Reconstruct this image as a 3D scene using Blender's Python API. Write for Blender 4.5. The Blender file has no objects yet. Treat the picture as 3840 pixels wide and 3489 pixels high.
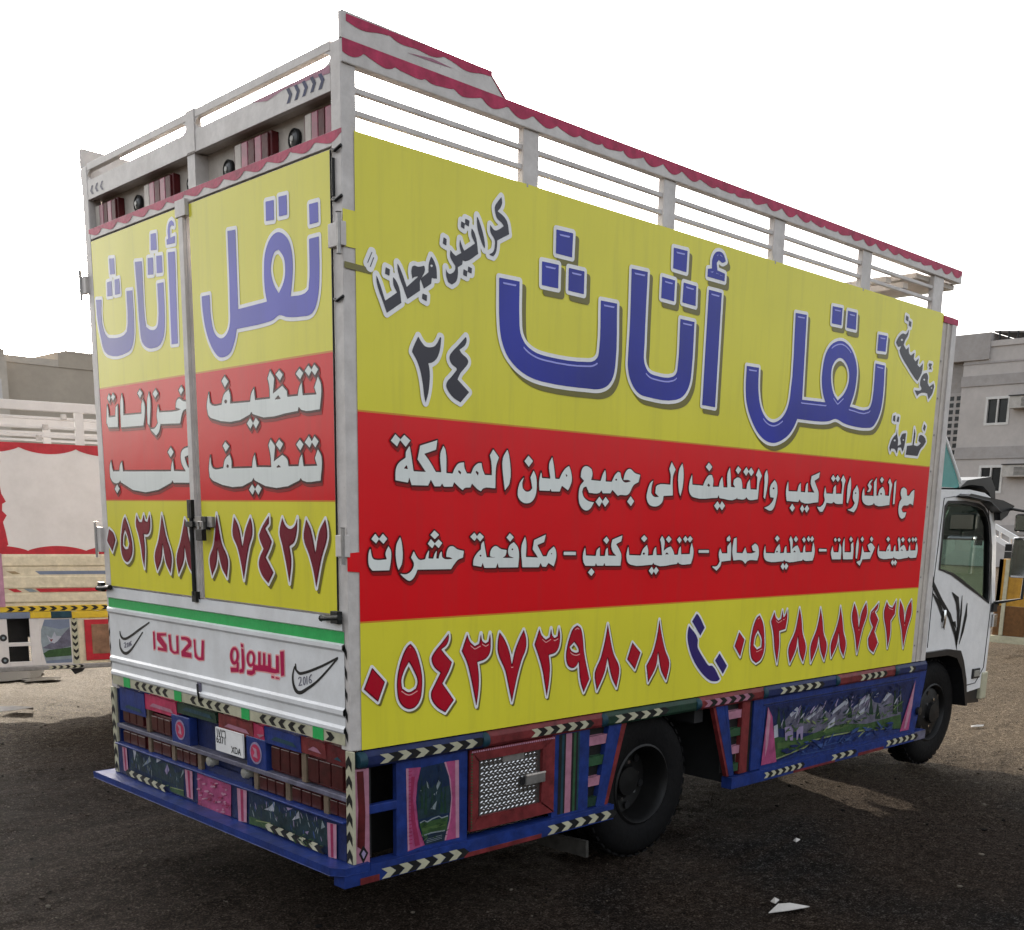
import bpy, bmesh, math, random
import numpy as np
from mathutils import Vector, Matrix
from mathutils.geometry import tessellate_polygon
random.seed(7); RS = np.random.RandomState(7)
SC = bpy.context.scene; COL = SC.collection
# ---------------------------------------------------------------- camera
F_PX, CX, CY, PW, PH = 4115.637, 1957.858, 2826.998, 3840.0, 3489.0
RROWS = [(0.717257, -0.696567, 0.018350), (-0.133115, -0.162823, -0.977634), (0.683976, 0.698772, -0.209509)]
cam_d = bpy.data.cameras.new('camera'); cam = bpy.data.objects.new('camera', cam_d); COL.objects.link(cam)
SC.camera = cam
cam_d.sensor_width = 36.0; cam_d.lens = 36.0*F_PX/PW
cam_d.shift_x = (PW/2-CX)/PW; cam_d.shift_y = (CY-PH/2)/PW
cam_d.clip_start = 0.05; cam_d.clip_end = 2000
_r, _d, _f = [Vector(v) for v in RROWS]
_m = Matrix((( _r.x, -_d.x, -_f.x, -2.5768), (_r.y, -_d.y, -_f.y, -3.6370), (_r.z, -_d.z, -_f.z, 1.8177), (0, 0, 0, 1)))
cam.matrix_world = _m
# ---------------------------------------------------------------- sky and sun
SUN_EL, SUN_AZ = math.radians(15.5), math.radians(68)          # azimuth from +x towards +y
world = bpy.data.worlds.new('World'); SC.world = world; world.use_nodes = True
wn = world.node_tree; bg = wn.nodes['Background']
sky = wn.nodes.new('ShaderNodeTexSky'); sky.sky_type = 'NISHITA'; sky.sun_disc = False
sky.sun_elevation = SUN_EL; sky.sun_rotation = math.radians(90)-SUN_AZ
sky.air_density = 1.0; sky.dust_density = 6.0; sky.ozone_density = 1.0
hs = wn.nodes.new('ShaderNodeHueSaturation'); hs.inputs['Saturation'].default_value = 0.28
wn.links.new(sky.outputs[0], hs.inputs['Color']); wn.links.new(hs.outputs[0], bg.inputs['Color'])
bg.inputs['Strength'].default_value = 0.13
sun_d = bpy.data.lights.new('sun', 'SUN'); sun = bpy.data.objects.new('sun', sun_d); COL.objects.link(sun)
sun_d.energy = 2.2; sun_d.angle = math.radians(0.6); sun_d.color = (1.0, 0.86, 0.68)
sdir = Vector((math.cos(SUN_EL)*math.cos(SUN_AZ), math.cos(SUN_EL)*math.sin(SUN_AZ), math.sin(SUN_EL)))
sun.rotation_euler = sdir.to_track_quat('Z', 'Y').to_euler()
SC.view_settings.view_transform = 'Standard'; SC.view_settings.look = 'None'
SC.view_settings.gamma = 1.0; SC.view_settings.use_curve_mapping = False
SC.view_settings.exposure = 2.15
# ---------------------------------------------------------------- materials
MATS = {}
def mat(name, col, rough=0.5, var=0.12, scale=6.0, dirt=0.0, dirtcol=(0.16, 0.13, 0.10), metal=0.0, bump=0.0, bscale=40.0, spec=0.5, detail=5.0, stretch=(1, 1, 1), rust=0.0, grime=0.0):
    if name in MATS: return MATS[name]
    m = bpy.data.materials.new(name); m.use_nodes = True; MATS[name] = m
    nt = m.node_tree; N = nt.nodes; L = nt.links
    b = N['Principled BSDF']; b.inputs['Roughness'].default_value = rough; b.inputs['Metallic'].default_value = metal
    b.inputs['Specular IOR Level'].default_value = spec
    tc = N.new('ShaderNodeTexCoord'); mp = N.new('ShaderNodeMapping'); mp.inputs['Scale'].default_value = stretch
    L.new(tc.outputs['Object'], mp.inputs['Vector'])
    n1 = N.new('ShaderNodeTexNoise'); n1.inputs['Scale'].default_value = scale; n1.inputs['Detail'].default_value = detail; n1.inputs['Roughness'].default_value = 0.65
    L.new(mp.outputs[0], n1.inputs['Vector'])
    r = N.new('ShaderNodeValToRGB'); r.color_ramp.elements[0].position = 0.3; r.color_ramp.elements[1].position = 0.72
    c = Vector(col)
    r.color_ramp.elements[0].color = (*(c*(1-var)), 1); r.color_ramp.elements[1].color = (*[min(1, v*(1+var)) for v in c], 1)
    L.new(n1.outputs['Fac'], r.inputs['Fac']); out = r.outputs['Color']
    def blend(fac_src, p0, p1, color, amt, src):
        rr = N.new('ShaderNodeValToRGB'); rr.color_ramp.elements[0].position = p0; rr.color_ramp.elements[1].position = p1
        rr.color_ramp.elements[0].color = (0, 0, 0, 1); rr.color_ramp.elements[1].color = (amt, amt, amt, 1)
        L.new(fac_src, rr.inputs['Fac'])
        mx = N.new('ShaderNodeMix'); mx.data_type = 'RGBA'; L.new(rr.outputs['Color'], mx.inputs[0])
        L.new(src, mx.inputs[6]); mx.inputs[7].default_value = (*color, 1); return mx.outputs[2]
    if dirt > 0:
        n2 = N.new('ShaderNodeTexNoise'); n2.inputs['Scale'].default_value = 3.1; n2.inputs['Detail'].default_value = 9; n2.inputs['Roughness'].default_value = 0.75
        L.new(tc.outputs['Object'], n2.inputs['Vector']); out = blend(n2.outputs['Fac'], 0.42, 0.75, dirtcol, dirt, out)
    if rust > 0:
        n3 = N.new('ShaderNodeTexNoise'); n3.inputs['Scale'].default_value = 22; n3.inputs['Detail'].default_value = 7; n3.inputs['Roughness'].default_value = 0.8
        L.new(tc.outputs['Object'], n3.inputs['Vector']); out = blend(n3.outputs['Fac'], 0.66, 0.72, (0.07, 0.035, 0.02), rust, out)
    if grime > 0:                                                # rain-washed dust streaks
        m5 = N.new('ShaderNodeMapping'); m5.inputs['Scale'].default_value = (9, 9, 0.55); L.new(tc.outputs['Object'], m5.inputs['Vector'])
        n5 = N.new('ShaderNodeTexNoise'); n5.inputs['Scale'].default_value = 1.4; n5.inputs['Detail'].default_value = 6; n5.inputs['Roughness'].default_value = 0.7; L.new(m5.outputs[0], n5.inputs['Vector'])
        out = blend(n5.outputs['Fac'], 0.50, 0.80, tuple(0.55*v+0.03 for v in col), grime*2.2, out)
    L.new(out, b.inputs['Base Color'])
    if bump > 0:
        n4 = N.new('ShaderNodeTexNoise'); n4.inputs['Scale'].default_value = bscale; n4.inputs['Detail'].default_value = 4
        L.new(mp.outputs[0], n4.inputs['Vector'])
        bp = N.new('ShaderNodeBump'); bp.inputs['Strength'].default_value = bump; bp.inputs['Distance'].default_value = 0.02
        L.new(n4.outputs['Fac'], bp.inputs['Height']); L.new(bp.outputs[0], b.inputs['Normal'])
    return m
def vinyl(name, col, var=0.05): return mat(name, col, rough=0.17, var=var, scale=1.3, bump=0.13, bscale=1.5, detail=2, spec=0.38, grime=0.16, dirt=0.10, dirtcol=tuple(0.62*v+0.012 for v in col))
def paint(name, col, var=0.22, dirt=0.3, rough=0.45, rust=0.0): return mat(name, col, rough=rough, var=var, scale=14, dirt=dirt, dirtcol=tuple(0.42*v+k for v, k in zip(col, (0.016, 0.0135, 0.011))), rust=rust, bump=0.08, bscale=60, spec=0.22)
V_YEL = vinyl('yellow vinyl', (0.70, 0.64, 0.045)); V_RED = vinyl('red vinyl', (0.68, 0.004, 0.012)); V_WHT = vinyl('white vinyl', (0.80, 0.79, 0.78))
V_BLUE = vinyl('blue vinyl', (0.010, 0.019, 0.30), 0.3); V_BLUEHI = vinyl('pale blue vinyl', (0.33, 0.34, 0.80)); V_OLIVE = vinyl('olive vinyl', (0.16, 0.14, 0.03))
V_GREY = vinyl('charcoal vinyl', (0.030, 0.028, 0.042)); V_DKRED = vinyl('dark red vinyl', (0.055, 0.006, 0.010)); V_SHRED = vinyl('deep red vinyl', (0.26, 0.006, 0.010))
V_CRIM = vinyl('crimson vinyl', (0.42, 0.006, 0.022)); V_MAROON = vinyl('maroon vinyl', (0.13, 0.006, 0.020)); V_PINK = vinyl('pink vinyl', (0.80, 0.36, 0.36)); V_TEXT = vinyl('off white vinyl', (0.72, 0.75, 0.72))
V_MAGN = vinyl('magenta vinyl', (0.42, 0.008, 0.075)); V_NAVY = vinyl('navy vinyl', (0.030, 0.020, 0.14)); V_ORANGE = vinyl('orange vinyl', (0.60, 0.24, 0.03)); V_RHEAD = vinyl('glare paled blue vinyl', (0.07, 0.07, 0.42), 0.3); V_RCRIM = vinyl('wine vinyl', (0.19, 0.008, 0.028), 0.25)  # rear headline blue is paler: a glare veil put into the colour
P_WHITE = mat('aged white paint', (0.55, 0.515, 0.49), 0.45, 0.14, 12, dirt=0.55, dirtcol=(0.30, 0.26, 0.23), rust=0.75, bump=0.08, bscale=60); P_CLEAN = paint('white paint', (0.72, 0.71, 0.70), 0.05, 0.22, 0.32, 0.12)
P_GATE = mat('tailgate white', (0.70, 0.705, 0.71), 0.35, 0.05, 5, dirt=0.28, rust=0.15)
P_BEIGE = paint('beige grey paint', (0.50, 0.45, 0.40), 0.15, 0.4)
P_SCARLET = paint('raspberry trim paint', (0.40, 0.030, 0.085), 0.35, 0.25); P_BLUE = paint('blue paint', (0.012, 0.031, 0.16), 0.4, 0.6, 0.42); P_DBLUE = paint('dark blue paint', (0.010, 0.018, 0.075), 0.4, 0.4)
P_PINK = paint('pink paint', (0.36, 0.16, 0.22), 0.25, 0.35); P_RED = paint('red paint', (0.155, 0.022, 0.024), 0.45, 0.4); P_DRED = paint('dark red paint', (0.085, 0.010, 0.012), 0.4, 0.4); P_GREEN = paint('green paint', (0.026, 0.075, 0.034), 0.35, 0.4); P_DGREEN = paint('dark green paint', (0.012, 0.036, 0.022), 0.35, 0.4)
P_TEAL = paint('teal paint', (0.012, 0.045, 0.065), 0.3, 0.3); P_BLACK = paint('black paint', (0.012, 0.012, 0.012), 0.2, 0.1); P_CREAM = paint('cream paint', (0.44, 0.42, 0.30), 0.15, 0.45); P_BGREEN = paint('bright green paint', (0.02, 0.36, 0.085), 0.12, 0.1)
P_MAG = paint('magenta paint', (0.26, 0.024, 0.075), 0.25, 0.2); P_YEL = paint('yellow paint', (0.62, 0.42, 0.03), 0.15, 0.3)
DARK = mat('black underbody', (0.010, 0.010, 0.011), 0.7, 0.3, 9); STEEL = mat('dull steel', (0.32, 0.31, 0.30), 0.42, 0.25, 20, dirt=0.4, metal=0.7, rust=0.3); CHROME = mat('chrome', (0.75, 0.75, 0.75), 0.14, 0.1, 9, metal=1.0)
RUBBER = mat('tyre rubber', (0.0045, 0.0045, 0.005), 0.7, 0.3, 14, dirt=0.3, dirtcol=(0.018, 0.015, 0.012), bump=0.2, spec=0.12); RIM = mat('dirty black rim', (0.004, 0.004, 0.004), 0.5, 0.4, 10, dirt=0.3, dirtcol=(0.02, 0.017, 0.014), spec=0.3)
LENS = mat('dull red lens', (0.050, 0.008, 0.008), 0.30, 0.5, 30, dirt=0.4, dirtcol=(0.05, 0.02, 0.02)); LENSW = mat('pale lens', (0.26, 0.25, 0.22), 0.3, 0.2, 10); LENSP = mat('faded red lens', (0.27, 0.035, 0.075), 0.32, 0.35, 25, dirt=0.4, dirtcol=(0.15, 0.05, 0.06)); LENSK = mat('smoked round lens', (0.05, 0.05, 0.05), 0.2, 0.4, 30)
PLASTIC = mat('black plastic', (0.012, 0.012, 0.013), 0.35, 0.2, 10); TEAL = mat('teal deflector plastic', (0.10, 0.30, 0.28), 0.2, 0.15, 4)
def glassmat():
    m = bpy.data.materials.new('green tinted glass'); m.use_nodes = True; nt = m.node_tree; N = nt.nodes; L = nt.links; N.remove(N['Principled BSDF'])
    o = N['Material Output']; t = N.new('ShaderNodeBsdfTransparent'); t.inputs[0].default_value = (0.62, 0.80, 0.72, 1); g = N.new('ShaderNodeBsdfGlossy'); g.inputs[0].default_value = (0.9, 1, 0.96, 1); g.inputs['Roughness'].default_value = 0.03
    fr = N.new('ShaderNodeFresnel'); fr.inputs[0].default_value = 1.9; mx = N.new('ShaderNodeMixShader'); L.new(fr.outputs[0], mx.inputs[0]); L.new(t.outputs[0], mx.inputs[1]); L.new(g.outputs[0], mx.inputs[2]); L.new(mx.outputs[0], o.inputs[0]); return m
GLASS = glassmat()
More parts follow.
